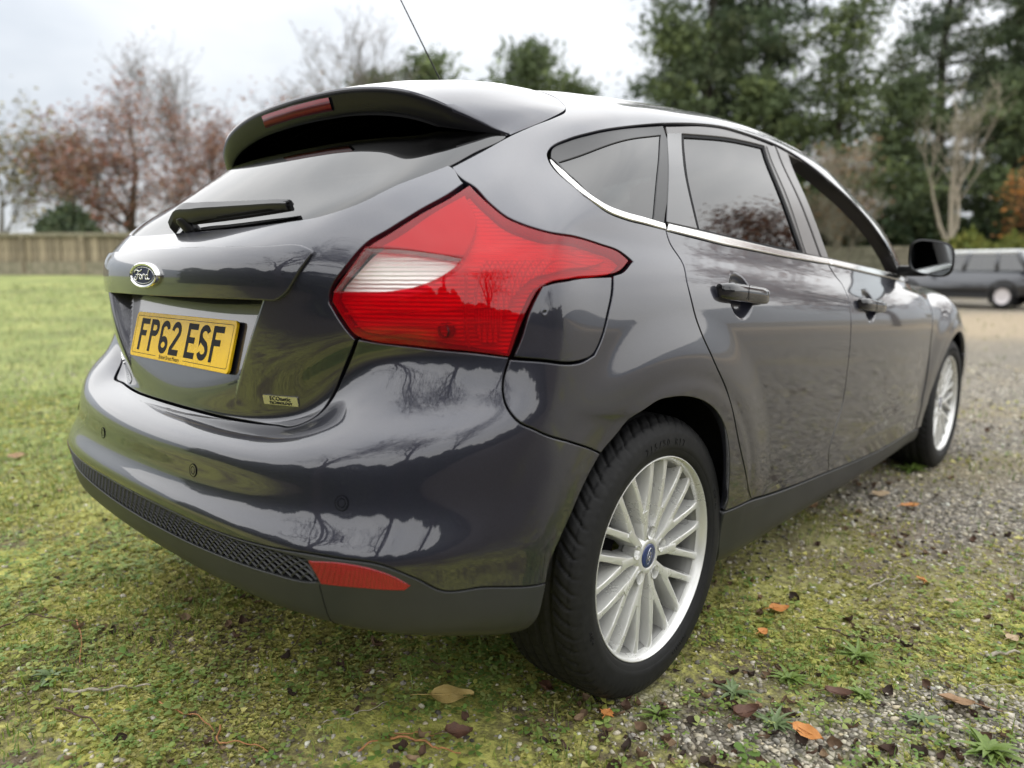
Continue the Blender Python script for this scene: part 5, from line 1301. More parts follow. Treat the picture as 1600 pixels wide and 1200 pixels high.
def cover_mat(name, rough, trans=0.0, var=.0, spec=.3):
    m = pmat(name, (.2, .2, .1), rough, spec=spec); k = NT(m); a_ = k.n('ShaderNodeVertexColor'); a_.layer_name = 'col'
    c = a_.outputs[0]
    if var:
        n = k.noise(120, 4, .6); c = k.mix(1.0, c, k.ramp(n.outputs[0], [(.3, (1-var,)*3), (.7, (1+var*.4,)*3)]).outputs[0], 'MULTIPLY')
    k.l(c, k.b.inputs['Base Color'])
    if trans:
        t = k.n('ShaderNodeBsdfTranslucent'); k.l(c, t.inputs[0]); x = k.n('ShaderNodeMixShader'); x.inputs[0].default_value = trans
        k.l(k.b.outputs[0], x.inputs[1]); k.l(t.outputs[0], x.inputs[2]); k.l(x.outputs[0], k.o.inputs[0])
    return m
STONE = cover_mat('gravel_stone', .8, 0, .35); LEAFM = cover_mat('small_leaves', .55, .40); LITTER = cover_mat('leaf_litter', .8, .1, .3)
_bm = bmesh.new(); bmesh.ops.create_icosphere(_bm, subdivisions=1, radius=1); ICO = np.array([v.co[:] for v in _bm.verts]); ICOF = np.array([[v.index for v in f.verts] for f in _bm.faces]); _bm.free()
def rotz(a): c, s = np.cos(a), np.sin(a); z = np.zeros_like(a); o = np.ones_like(a); return np.stack([np.stack([c, -s, z], -1), np.stack([s, c, z], -1), np.stack([z, z, o], -1)], -2)
def build_stones(name, n, rmin, rmax, prob, size):
    x, y, r = scatter(n, rmin, rmax); m = (rng.random(n) < prob(x, y)) & ~under_tyre(x, y); x, y, r = x[m], y[m], r[m]; n = len(x)
    sz = size*np.minimum(np.exp(rng.normal(0, .40, n)), 2.1)*(1+.16*np.maximum(0, r-1.6))
    sc3 = np.stack([sz*rng.uniform(.8, 1.4, n), sz*rng.uniform(.7, 1.1, n), sz*rng.uniform(.45, .8, n)], -1)
    jit = rng.normal(1, .24, (n, len(ICO), 1)); V = ICO[None]*jit*sc3[:, None]; V = np.einsum('nij,nkj->nki', rotz(rng.random(n)*6.28), V)
    V += np.stack([x, y, gheight(x, y)+sz*.18], -1)[:, None]
    F = (ICOF[None]+(np.arange(n)*len(ICO))[:, None, None]).reshape(-1, 3)
    g = rng.uniform(.07, .58, n)*rng.uniform(.8, 1.15, n); tint = rng.normal(0, .035, (n, 1))*np.array([[1, .3, -1]])+np.array([[.11, .01, -.20]])
    C = np.repeat(np.clip(g[:, None]*(1+tint), .03, .6), len(ICO), 0)
    return col_mesh(name, V.reshape(-1, 3), F, C, STONE)
o = build_stones('gravel', 85000, 1.1, 9, lambda x, y: .16+.84*np.maximum(gravel_mask(x, y), .50*track_mask(x, y)), .0042)
o['label'] = 'loose grey gravel scattered through the moss'
def build_blades(name, n, rmin, rmax, prob, length, width, cols, lean=.6, spread=58, mat=LEAFM, grow=.10):
    x, y, r = scatter(n, rmin, rmax, spread); m = (rng.random(n) < prob(x, y)) & ~under_tyre(x, y); x, y, r = x[m], y[m], r[m]; n = len(x)
    L = length*np.exp(rng.normal(0, .35, n))*(1+grow*np.maximum(0, r-1.6)); w = width*(1+.22*np.maximum(0, r-1.6))*rng.uniform(.7, 1.3, n); a = rng.random(n)*6.28; le = lean*rng.uniform(.2, 1.3, n)
    dx, dy = np.cos(a), np.sin(a); z0 = gheight(x, y); P = []
    for t in (0, .45, .8, 1.0):
        cx = x+dx*L*le*t**1.7; cy = y+dy*L*le*t**1.7; cz = z0+L*(t-.38*le*t*t)*.95; ww = w*(1-t**1.6)*.5
        P.append(np.stack([cx-dy*ww, cy+dx*ww, cz], -1))
        if t < 1: P.append(np.stack([cx+dy*ww, cy-dx*ww, cz], -1))
    V = np.stack(P, 1); f = np.array([(0, 1, 3), (0, 3, 2), (2, 3, 5), (2, 5, 4), (4, 5, 6)])
    F = (f[None]+(np.arange(n)*7)[:, None, None]).reshape(-1, 3)
    ci = np.array(cols)[rng.integers(0, len(cols), n)]*rng.uniform(.75, 1.25, (n, 1)); C = np.repeat(ci, 7, 0)
    return col_mesh(name, V.reshape(-1, 3), F, C, mat)
GREENS = [(0.152, 0.224, 0.032), (0.197, 0.269, 0.040), (0.233, 0.296, 0.063), (0.125, 0.206, 0.054), (0.287, 0.314, 0.090)]
clump = lambda x, y, s=1.0: ss(.46, .66, fbm(x*2.6+11, y*2.6, 3, 51))*s
o = build_blades('grass', 48000, 1.15, 7, lambda x, y: np.clip(.10+.9*clump(x, y), 0, 1)*(1-.85*gravel_mask(x, y))*(1-.6*track_mask(x, y)), .026, .0028, GREENS)
o['label'] = 'short grass growing in tufts between the gravel'
o = build_blades('lawn_grass', 46000, 2.6, 24, lambda x, y: lawn_mask(x, y)*.95+.05, .040, .0042, [(0.154, 0.202, 0.071), (0.210, 0.253, 0.095), (0.272, 0.282, 0.122), (0.348, 0.324, 0.178)], lean=.7, spread=50, grow=.06)
o['label'] = 'green lawn stretching back to the boundary wall'
def build_moss(name, n, rmin, rmax, prob, size, cols):
    x, y, r = scatter(n, rmin, rmax); m = (rng.random(n) < prob(x, y)) & ~under_tyre(x, y); x, y, r = x[m], y[m], r[m]; n = len(x)
    sz = size*np.exp(rng.normal(0, .35, n))*(1+.26*np.maximum(0, r-1.5)); z0 = gheight(x, y); a = rng.random(n)*6.28; P = []
    for q in range(3):
        b = a+q*2.094; P.append(np.stack([x+np.cos(b)*sz, y+np.sin(b)*sz, z0+sz*rng.uniform(.1, 1.1, n)], -1))
    P.append(np.stack([x, y, z0-.001], -1)); V = np.stack(P, 1); f = np.array([(3, 0, 1), (3, 1, 2), (3, 2, 0)]); F = (f[None]+(np.arange(n)*4)[:, None, None]).reshape(-1, 3)
    tone = .55+.9*fbm(x*6, y*6, 3, 99); C = np.repeat(np.array(cols)[rng.integers(0, len(cols), n)]*rng.uniform(.7, 1.3, (n, 1))*tone[:, None], 4, 0)
    return col_mesh(name, V.reshape(-1, 3), F, C, LEAFM)
o = build_moss('moss', 200000, 1.12, 6.5, lambda x, y: (1-.80*gravel_mask(x, y))*ss(.34, .52, fbm(x*1.7+5, y*1.7, 4, 61))*(1-.80*track_mask(x, y)), .0042, [(0.353, 0.342, 0.095), (0.453, 0.419, 0.133), (0.281, 0.302, 0.082), (0.529, 0.496, 0.188)])
o['label'] = 'yellow-green moss carpet under and around the car'
def build_clover(name, n, rmin, rmax, prob, size):
    x, y, r = scatter(n, rmin, rmax); m = (rng.random(n) < prob(x, y)) & ~under_tyre(x, y); x, y, r = x[m], y[m], r[m]; n = len(x)
    base = np.array([(0, 0), (.42, -.30), (.85, -.36), (1.0, -.10), (.93, .0), (1.0, .10), (.85, .36), (.42, .30)]); nb = len(base)
    V = []; C = []; sz = size*np.exp(rng.normal(0, .3, n))*(1+.16*np.maximum(0, r-1.6)); a0 = rng.random(n)*6.28; hz = rng.uniform(.004, .016, n)*(1+.1*r); z0 = gheight(x, y)
    col = np.array([(0.206, 0.296, 0.072), (0.269, 0.358, 0.099), (0.161, 0.269, 0.063), (0.340, 0.403, 0.134), (0.358, 0.376, 0.090)])[rng.integers(0, 5, n)]*rng.uniform(.75, 1.2, (n, 1))
    for q in range(3):
        a = a0+q*2.094+rng.normal(0, .15, n); c, s = np.cos(a)[:, None], np.sin(a)[:, None]; tl = rng.normal(.0, .22, n)[:, None]
        bx, by = base[None, :, 0]*sz[:, None], base[None, :, 1]*sz[:, None]
        V.append(np.stack([x[:, None]+bx*c-by*s, y[:, None]+bx*s+by*c, (z0+hz)[:, None]+bx*tl-np.abs(by)*.25], -1)); C.append(np.repeat(col[:, None]*rng.uniform(.88, 1.12, (n, 1, 1)), nb, 1))
    V = np.concatenate(V).reshape(-1, 3); C = np.concatenate(C).reshape(-1, 3)
    f = np.array([(0, 1, 4), (1, 2, 4), (2, 3, 4), (0, 4, 7), (7, 4, 6), (6, 4, 5)]); F = (f[None]+(np.arange(3*n)*nb)[:, None, None]).reshape(-1, 3)
    return col_mesh(name, V, F, C, LEAFM)
o = build_clover('clover', 60000, 1.12, 7, lambda x, y: np.clip(.12+.95*ss(.42, .58, fbm(x*2.2+40, y*2.2, 3, 71)), 0, 1)*(1-.85*gravel_mask(x, y))*(1-.9*track_mask(x, y))*(1-.55*ss(-.1, .9, dl(x, y)[1])), .0098)
o['label'] = 'small round clover-like leaves spread over the moss'
def leaf_geo(L, Wd, curl, n=9, wav=.0, seed=0, lobed=0.0):
    """a leaf blade along +x with a midrib fold; returns V,F,UV-ish across coordinate"""
    rg = np.random.default_rng(seed); V = []; F = []; T = []
    for i in range(n+1):
        t = i/n; w = Wd*(math.sin(math.pi*min(1, t**.8))**.75)*(1-.12*t)*(1+lobed*math.sin(t*19))+.0004
        for j, s in enumerate((-1, -.5, 0, .5, 1)):
            z = curl*L*(abs(s)**1.6*.30+.9*(t-.5)**2)+wav*L*math.sin(t*9+s*2+seed)*.05+rg.normal(0, .004)*L
            V.append(((t-.5)*L, s*w, z)); T.append((t, s))
    for i in range(n):
        for j in range(4): F.append((i*5+j, i*5+j+1, (i+1)*5+j+1, (i+1)*5+j))
    return np.array(V), F, T
def leaf_mat(name, c1, c2, cv, rough=.6):
    m = pmat(name, c1, rough); k = NT(m); co = k.coord('Generated')
    n = k.noise(6, 5, .65, co); n2 = k.noise(38, 3, .6, co); b = k.ramp(n.outputs[0], [(.3, c1), (.68, c2)])
    sp = k.ramp(n2.outputs[0], [(.62, (0, 0, 0)), (.72, (1, 1, 1))]); c = k.mix(k.math('MULTIPLY', sp.outputs[0], .7), b.outputs[0], tuple(x*.35 for x in c1))
    wv = k.n('ShaderNodeTexWave', wave_type='BANDS', bands_direction='DIAGONAL'); wv.inputs['Scale'].default_value = 5.5; wv.inputs['Distortion'].default_value = .4; k.l(co, wv.inputs[0])
    v = k.ramp(wv.outputs[0], [(.86, (0, 0, 0)), (.97, (1, 1, 1))]); c = k.mix(k.math('MULTIPLY', v.outputs[0], .35), c, cv); k.l(c, k.b.inputs['Base Color'])
    k.bump(wv.outputs[0], .10, .001)
    t = k.n('ShaderNodeBsdfTranslucent'); k.l(c, t.inputs[0]); x = k.n('ShaderNodeMixShader'); x.inputs[0].default_value = .15
    k.l(k.b.outputs[0], x.inputs[1]); k.l(t.outputs[0], x.inputs[2]); k.l(x.outputs[0], k.o.inputs[0]); return m
def gpix(px, py, z=0.0):
    """ground point under a direction of view given in photo pixels"""
    dr = _f+_r*(px-800)/FPX+_u*(600-py)/FPX; t = (z-CAM[2])/dr[2]; q = CAM+t*dr; return float(q[0]), float(q[1])
LY = leaf_mat('leaf_yellow', (.46, .33, .10), (.56, .43, .17), (.30, .20, .06)); LB = leaf_mat('leaf_brown', (.27, .155, .075), (.37, .235, .13), (.18, .10, .05))
LO = leaf_mat('leaf_orange', (.50, .19, .045), (.60, .27, .08), (.3, .12, .04)); LP = leaf_mat('leaf_pale', (.40, .29, .17), (.52, .40, .26), (.25, .17, .1)); LD = leaf_mat('leaf_dark', (.085, .04, .028), (.15, .075, .045), (.05, .03, .02))
def fallen_leaf(px, py, L, Wd, rot, mat, label, curl=.15, tilt=(.0, .0), stalk=.4, seed=1, lobed=.0, lift=.017):
    x, y = gpix(px, py); z = float(gheight(x, y)); V, F, T = leaf_geo(L, Wd, curl, 10, .6, seed, lobed)
    root = empty('fallen_leaf', (x, y, z+lift)); root.rotation_euler = (tilt[0], tilt[1], rot); tag(root, label, 'leaf', 'fallen leaves around the car')
    me = bpy.data.meshes.new('blade'); me.from_pydata(V.tolist(), [], F); me.shade_smooth(); link('blade', me, mat, root)
    st = MB(); st.tube([(-L*.5-stalk*L, .02*L, -.002), (-L*.5-stalk*L*.5, .03*L, .0), (-L*.5, 0, curl*L*.22), (0, 0, .0012), (L*.35, 0, curl*L*.1)], [.0011, .0010, .0012, .0009, .0004], 5)
    st.build('stalk', mat, root, smooth=True)
ryaw = YAW   # so a rotation of 0 below lies across the picture
fallen_leaf(706, 1097, .100, .029, ryaw+.02, LY, 'oval yellow leaf lying below the rear bumper corner', .10, (.12, .0), .55, 3)
fallen_leaf(1492, 1105, .078, .034, ryaw+2.9, LB, 'large brown leaf at the right edge of the foreground', .16, (.25, -.1), .7, 5)
fallen_leaf(1261, 1156, .064, .019, ryaw-.75, LO, 'orange-brown leaf nearest the bottom right of the foreground', .2, (.2, .1), .2, 7, .08)
fallen_leaf(1217, 960, .062, .020, ryaw+.15, LO, 'orange leaf on the ground right of the rear wheel', .12, (.1, .0), .3, 9)
fallen_leaf(1191, 998, .036, .013, ryaw+.6, LO, 'small curled orange leaf right of the rear tyre', .3, (.3, .1), .2, 11)
fallen_leaf(1441, 916, .054, .022, ryaw+1.2, LO, 'bright orange leaf on the gravel right of the sill', .25, (.35, .2), .2, 13)
fallen_leaf(948, 1125, .036, .015, ryaw+1.1, LO, 'small orange lobed leaf on gravel below the rear tyre', .3, (.2, .2), .2, 15, .25)
fallen_leaf(1376, 777, .085, .026, ryaw+.2, LP, 'pale dry leaf on the gravel beside the sill', .1, (.15, 0), .2, 17)
fallen_leaf(1422, 796, .085, .016, ryaw+.1, LO, 'thin rusty leaf beyond the pale one by the sill', .2, (.1, 0), .2, 19)
fallen_leaf(1581, 1007, .040, .014, ryaw+.3, LP, 'pale small leaf at the far right of the gravel', .2, (.2, 0), .2, 21)
fallen_leaf(1486, 948, .040, .011, ryaw+.2, LP, 'pale sliver of leaf left of the far right twig', .1, (.1, 0), .2, 23)
fallen_leaf(852, 1085, .050, .018, ryaw+1.4, LD, 'dark red crumpled leaf behind the rear tyre', .45, (.4, .2), .2, 25, .2)
fallen_leaf(715, 1158, .060, .020, ryaw+.3, LD, 'dark shrivelled leaf below the yellow oval leaf', .5, (.2, .2), .3, 27, .15)
fallen_leaf(1165, 1125, .060, .018, ryaw+.2, LD, 'dark curled leaf among weeds right of the rear tyre', .5, (.2, -.1), .3, 29, .1)
fallen_leaf(1310, 1095, .060, .015, ryaw-.3, LD, 'dark narrow leaf left of the large brown leaf', .4, (.1, .0), .3, 31)
fallen_leaf(28, 718, .10, .030, ryaw+.1, LB, 'brown leaf on the lawn left of the bumper', .2, (.2, 0), .2, 33)
fallen_leaf(1268, 797, .07, .022, ryaw+.5, LB, 'brown leaf in the shade under the sill', .2, (.1, 0), .2, 35)
# shrivelled leaf litter
def build_litter(name, n, rmin, rmax, prob):
    x, y, r = scatter(n, rmin, rmax); m = (rng.random(n) < prob(x, y)) & ~under_tyre(x, y); x, y, r = x[m], y[m], r[m]; VV = []; FF = []; CC = []; off = 0
    variants = [leaf_geo(1.0, .22+.05*i, .5+.12*i, 5, 1.0, 40+i, .1) for i in range(6)]
    z = gheight(x, y)
    for i in range(len(x)):
        V, F, T = variants[i % 6]; L = rng.uniform(.012, .030)*(1+.08*r[i]); e = Matrix.Rotation(rng.random()*6.28, 3, 'Z') @ Matrix.Rotation(rng.normal(0, .5), 3, 'X') @ Matrix.Rotation(rng.normal(0, .3), 3, 'Y')
        VV.append((V*L)@np.array(e).T+[x[i], y[i], z[i]+L*.10]); FF.append(np.array(F)+off); off += len(V)
        c = np.array([(.070, .042, .030), (.11, .066, .045), (.17, .11, .068), (.26, .18, .11), (.055, .038, .030), (.13, .10, .075)])[:5+0][rng.integers(0, 5)]*rng.uniform(.8, 1.2); CC.append(np.repeat(c[None], len(V), 0))
    return col_mesh(name, np.vstack(VV), np.vstack(FF), np.vstack(CC), LITTER, smooth=True)
o = build_litter('leaf_litter', 4200, 1.15, 6.5, lambda x, y: .12+.88*ss(.5, .7, fbm(x*1.9+90, y*1.9, 3, 81))*(.4+.6*ss(-.4, .6, dl(x, y)[1])))
o['label'] = 'shrivelled dark leaf litter strewn over the ground'
# weeds: rosettes of strap leaves
WEED = leaf_mat('weed_green', (.10, .17, .025), (.17, .24, .05), (.22, .27, .09), .5); WEED2 = leaf_mat('weed_blue_green', (.11, .17, .065), (.17, .23, .10), (.22, .27, .14), .5)
def weed(px, py, n, L, Wd, label, mat, seed):
    x, y = gpix(px, py); z = float(gheight(x, y)); rg = np.random.default_rng(seed); root = empty('weed_rosette', (x, y, z)); tag(root, label, 'plant', 'weeds growing in the gravel')
    n = int(n*1.7); Wd *= .78
    for i in range(n):
        a = i*2.4+rg.normal(0, .35); l_ = L*rg.uniform(.45, 1.15)*(1-.25*i/n); el = rg.uniform(.10, 1.05); V = []; F = []
        for q in range(6):
            t = q/5; w = Wd*math.sin(math.pi*min(1, .12+.88*t)**.8)*rg.uniform(.85, 1.1)+.0006
            px_ = l_*t*math.cos(el*(1-.5*t)); pz = l_*t*math.sin(el)*(1-.55*t)+.003
            for s in (-1, 0, 1): V.append((px_*math.cos(a)-s*w*math.sin(a), px_*math.sin(a)+s*w*math.cos(a), pz+abs(s)*w*.45))
        for q in range(5):
            for s in (0, 1): F.append((q*3+s, q*3+s+1, (q+1)*3+s+1, (q+1)*3+s))
        me = bpy.data.meshes.new('leaf'); me.from_pydata(V, [], F); me.shade_smooth(); link('leaf', me, mat, root)
weed(1234, 1066, 15, .060, .0062, 'bright green weed tuft right of the rear tyre', WEED, 1)
weed(1340, 1030, 20, .070, .0058, 'large green weed rosette behind the bright tuft', WEED, 2)
weed(1347, 1090, 12, .048, .0050, 'small green weed in front of the large rosette', WEED, 3)
weed(1545, 1178, 18, .075, .0085, 'broad-leaved weed in the bottom right corner', WEED, 4)
weed(1210, 1135, 16, .058, .0050, 'feathery green weed above the orange-brown leaf', WEED2, 5)
weed(1440, 1130, 12, .055, .0050, 'grey-green weed left of the large brown leaf', WEED2, 6)
weed(1028, 1118, 14, .055, .0052, 'light green weed tuft in front of the rear tyre', WEED, 7)
weed(80, 1060, 12, .050, .0080, 'pale green weed at the left edge of the foreground', WEED2, 8)
weed(1145, 1085, 12, .060, .0060, 'green weed touching the right of the rear tyre', WEED2, 9)
weed(1425, 737, 16, .11, .010, 'grass tuft beside the front tyre', WEED, 10)
# twigs
TW1 = pmat('twig_orange', (.40, .185, .075), .7); TW2 = pmat('twig_pale', (.36, .32, .25), .85); TW3 = pmat('twig_dark', (.10, .06, .04), .85)
for mm_ in (TW1, TW2, TW3):
    k = NT(mm_); n = k.noise(90, 4, .6); b = k.b.inputs['Base Color'].default_value[:3]; k.l(k.ramp(n.outputs[0], [(.3, tuple(c*.6 for c in b)), (.7, tuple(c*1.15 for c in b))]).outputs[0], k.b.inputs['Base Color']); k.bump(n.outputs[0], .4, .001)
def twig(pts, r, mat, label, seed=0):
    rg = np.random.default_rng(seed); G = [gpix(*p_) for p_ in pts]; P = spl(G, 6*len(G)); z = gheight(P[:, 0], P[:, 1]); n = len(P)
    q = [(x, y, float(zz)+.0085+r*.8+.003*math.sin(i*.9+seed)+rg.normal(0, .0008)) for i, ((x, y), zz) in enumerate(zip(P, z))]
    o = MB().tube(q, [r*(1-.55*i/n)*rg.uniform(.85, 1.15) for i in range(n)], 7).build('twig', mat, smooth=True); tag(o, label, 'twig', 'fallen twigs and stems')
twig([(98, 1090), (150, 1088), (190, 1082), (236, 1080)], .0040, TW2, 'pale grey twig lying at the left of the foreground', 1)
twig([(250, 1107), (275, 1118), (310, 1126), (335, 1148)], .0020, TW1, 'thin orange stem left of the middle foreground', 2)
twig([(345, 1140), (342, 1165), (375, 1165), (420, 1178)], .0020, TW1, 'thin orange stem bending near the bottom edge', 3)
twig([(610, 1160), (650, 1163), (685, 1176), (720, 1183)], .0028, TW1, 'reddish stem below the yellow oval leaf', 4)
twig([(560, 1180), (600, 1160), (650, 1153), (690, 1157)], .0020, TW1, 'thin tan stem crossing beside the reddish one', 5)
twig([(505, 1135), (560, 1120), (600, 1105), (645, 1098)], .0014, TW2, 'straw stem left of the yellow oval leaf', 6)
twig([(0, 988), (50, 968), (85, 972), (122, 980)], .0026, TW3, 'brown twig at the left edge beside the lawn', 7)
twig([(120, 975), (128, 1005), (125, 1040)], .0022, TW1, 'short tan stem hanging off the brown left twig', 8)
twig([(1540, 1032), (1565, 1027), (1600, 1026)], .0050, TW2, 'grey twig at the far right edge', 9)
twig([(1515, 1080), (1545, 1076), (1600, 1078)], .0014, TW2, 'straw stalk beside the large brown leaf', 10)
twig([(1355, 925), (1380, 915), (1405, 908)], .0030, TW2, 'pale twig below the bright orange leaf', 11)
twig([(85, 1115), (140, 1130), (165, 1160)], .0024, TW3, 'dark bent twig in the bottom left', 12)
twig([(515, 945), (530, 955), (540, 968)], .0016, TW1, 'short orange stem under the bumper', 13)
twig([(670, 1035), (700, 1042), (735, 1058)], .0018, TW3, 'brown stem in the shade behind the rear tyre', 14)
twig([(475, 985), (465, 1010), (445, 1035)], .0018, TW3, 'thin brown twig across the gravel patch', 15)
twig([(1275, 985), (1330, 1000), (1370, 1012), (1400, 1008)], .0022, TW3, 'brown stem behind the large weed rosette', 16)

# ------------------------------------------------------------------ trees, hedges, wall and the parked car beyond
BARK = pmat('bark_brown', (.075, .058, .045), .9); BARKG = pmat('bark_grey', (.16, .145, .12), .9); BARKP = pmat('bark_pale', (.34, .30, .23), .9); BARKD = pmat('bark_dark', (.045, .036, .030), .95)
for mm_ in (BARK, BARKG, BARKP, BARKD):
    k = NT(mm_); n = k.noise(9, 5, .65); b = k.b.inputs['Base Color'].default_value[:3]; k.l(k.ramp(n.outputs[0], [(.3, tuple(c*.6 for c in b)), (.72, tuple(c*1.3 for c in b))]).outputs[0], k.b.inputs['Base Color']); k.bump(n.outputs[0], .6, .03)
FOL = cover_mat('foliage', .7, .25)
def perp(d, rg):
    a = Vector(rg.normal(size=3)); p_ = d.cross(a); return p_.normalized()
def grow(rg, h, r0, levels=4, spread=.62, trunk=.35, kids=(4, 7), lean=0.05, up=.25, seg=5):
    """skeleton of a broadleaf tree: list of (points, radii), tips"""
    out = []; tips = []
    def br(p0, d, L, r, lev):
        n = seg if lev < 2 else 3; P = [p0.copy()]; R_ = [r]; p_ = p0.copy()
        for i in range(n):
            d = (d+Vector(rg.normal(0, .10+.05*lev, 3))+Vector((0, 0, up*.12))).normalized(); p_ = p_+d*L/n; P.append(p_.copy()); R_.append(r*(1-.62*(i+1)/n))
        out.append((P, R_, lev))
        if lev >= levels: tips.append((P[-1], d)); tips.append((P[-2], d)); return
        k = rg.integers(*kids)
        for i in range(k):
            t = rg.uniform(.35 if lev else trunk, 1.0); j = min(n-1, int(t*n)); q = P[j].lerp(P[j+1], t*n-j)
            nd = (d*(1-spread*rg.uniform(.6, 1.1))+perp(d, rg)*spread*rg.uniform(.8, 1.3)+Vector((0, 0, up))).normalized()
            br(q, nd, L*rg.uniform(.50, .74), R_[j]*rg.uniform(.45, .65), lev+1)
        br(P[-1], d, L*.6, R_[-1], lev+1)
    br(Vector((0, 0, 0)), Vector((rg.normal(0, lean), rg.normal(0, lean), 1)).normalized(), h*.48, r0, 0)
    return out, tips
def skel_mesh(sk, name, minr=.006):
    mb = MB()
    for P, R_, lev in sk: mb.tube(P, [max(minr, q) for q in R_], 7 if lev == 0 else (5 if lev < 2 else 3), False)
    me = bpy.data.meshes.new(name); me.from_pydata(mb.V, [], mb.F); me.shade_smooth(); return me
def leaf_cloud(P, n_each, size, rad, cols, rg, flat=.3, aspect=.6):
    P = np.array(P); n = len(P)*n_each; c = np.repeat(P, n_each, 0)+rg.normal(0, rad, (n, 3))
    a = rg.normal(size=(n, 3)); a[:, 2] *= flat; a /= np.linalg.norm(a, axis=1, keepdims=True); b = np.cross(a, rg.normal(size=(n, 3))); b /= np.linalg.norm(b, axis=1, keepdims=True)
    s = (size*np.exp(rg.normal(0, .3, n)))[:, None]; V = np.stack([c-a*s, c+b*s*aspect, c+a*s, c-b*s*aspect], 1).reshape(-1, 3)
    F = np.arange(n*4).reshape(-1, 4); cc = np.array(cols)[rg.integers(0, len(cols), n)]*rg.uniform(.7, 1.25, (n, 1)); return V, F, np.repeat(cc, 4, 0)
def crown_mesh(name, V, F, C):
    me = mesh_np(name, V, F, False); a_ = me.color_attributes.new('col', 'FLOAT_COLOR', 'POINT'); a_.data.foreach_set('color', np.c_[C, np.ones(len(C))].astype(np.float32).ravel()); me.materials.append(FOL); return me
def place_tree(name, trunk_me, crown_me, x, y, rz, sc_, label, cat='tree', group=None, z=None):
    root = empty(name, (x, y, (float(gheight(x, y)) if z is None else z)-.05), rz); root.scale = (sc_,)*3; tag(root, label, cat, group)
    for nm, me in (('trunk', trunk_me), ('crown', crown_me)):
        if me is not None: o = bpy.data.objects.new(nm, me); COL.objects.link(o); o.parent = root
    return root
def broad(seed, h, r0, cols, per, leaf, bark, levels=4, rad=.25, **kw):
    rg = np.random.default_rng(seed); sk, tips = grow(rg, h, r0, levels, **kw); tm = skel_mesh(sk, 'trunk', h*.0008); tm.materials.append(bark); cm = None
    if per:
        pts = [tuple(p_) for p_, d in tips]; k = max(1, per) if per >= 1 else 1
        if per < 1: pts = [p_ for p_ in pts if rg.random() < per]
        cm = crown_mesh('crown', *leaf_cloud(pts, k, leaf, rad, cols, rg))
    return tm, cm
def conifer(seed, h, rmax, cols, z0=.08, nb=62, clump=95, size=.15, droop=.18, irregular=.45, taper=.55, cr=.46):
    """irregular evergreen: limbs of very different reach, each carrying a few flattened needle clumps"""
    rg = np.random.default_rng(seed); mb = MB(); hs = [0, h*.3, h*.6, h*.85, h]; mb.tube([(rg.normal(0, .12), rg.normal(0, .12), q) for q in hs], [h*.018, h*.014, h*.009, h*.005, h*.001], 8, False); pts = []
    ph = rg.random(6)*6.28
    for i in range(nb):
        t = (i+rg.random())/nb; z = h*(z0+(1-z0)*t**.92); a = i*2.39996+rg.normal(0, .4)
        lob = 1+.28*math.sin(a*2+ph[0]+t*5)+.22*math.sin(t*17+ph[1]); env = rmax*((1-t)**taper)*(.6+.4*min(1, t*6))*lob*(1-irregular*rg.random()**1.4); L = max(.35, env); P = []
        for q in range(5):
            s = q/4; P.append((math.cos(a)*L*s, math.sin(a)*L*s, z+L*(.30*s-droop*s*s)))
        mb.tube(P, [.045*L/3+.012, .035*L/3+.010, .02, .012, .005], 4, False)
        for s in rg.uniform(.30, 1.0, max(2, int(L*1.35))): pts.append((math.cos(a)*L*s+rg.normal(0, .12), math.sin(a)*L*s+rg.normal(0, .12), z+L*(.30*s-droop*s*s)))
    tm = bpy.data.meshes.new('trunk'); tm.from_pydata(mb.V, [], mb.F); tm.shade_smooth(); tm.materials.append(BARKD)
    P = np.array(pts); n = len(P)*clump; c = np.repeat(P, clump, 0)+rg.normal(0, 1, (n, 3))*[cr, cr, cr*.42]
    d = rg.normal(size=(n, 3)); d /= np.linalg.norm(d, axis=1, keepdims=True); b = np.cross(d, rg.normal(size=(n, 3))); b /= np.linalg.norm(b, axis=1, keepdims=True)
    sz = (size*np.exp(rg.normal(0, .3, n)))[:, None]; V = np.stack([c-d*sz, c+b*sz*.28, c+d*sz, c-b*sz*.28], 1).reshape(-1, 3)
    cl = np.array(cols)[rg.integers(0, len(cols), len(P))]*rg.uniform(.7, 1.3, (len(P), 1)); C = np.repeat(np.repeat(cl, clump, 0)*rg.uniform(.8, 1.2, (n, 1)), 4, 0)
    return tm, crown_mesh('crown', V, np.arange(n*4).reshape(-1, 4), C)
CON = [(.070, .100, .050), (.100, .135, .065), (.055, .080, .045), (.130, .155, .080), (.090, .115, .07)]
CON2 = [(.105, .140, .055), (.14, .175, .07), (.09, .12, .055), (.075, .10, .05)]
cA = conifer(1, 19, 4.0, CON, nb=70); cB = conifer(2, 18, 4.4, CON, nb=66, taper=.45); cC = conifer(3, 11, 2.6, CON2, nb=46, z0=.05, clump=80); cD = conifer(4, 21, 3.4, CON, z0=.16, nb=50, irregular=.6, taper=.35)
cE = conifer(5, 8.5, 2.9, CON2, nb=44, z0=.03, droop=.08, taper=.4); cF = conifer(6, 19, 3.2, CON2, nb=52, z0=.12, irregular=.55, taper=.3)
G1 = 'tall conifers on the right'
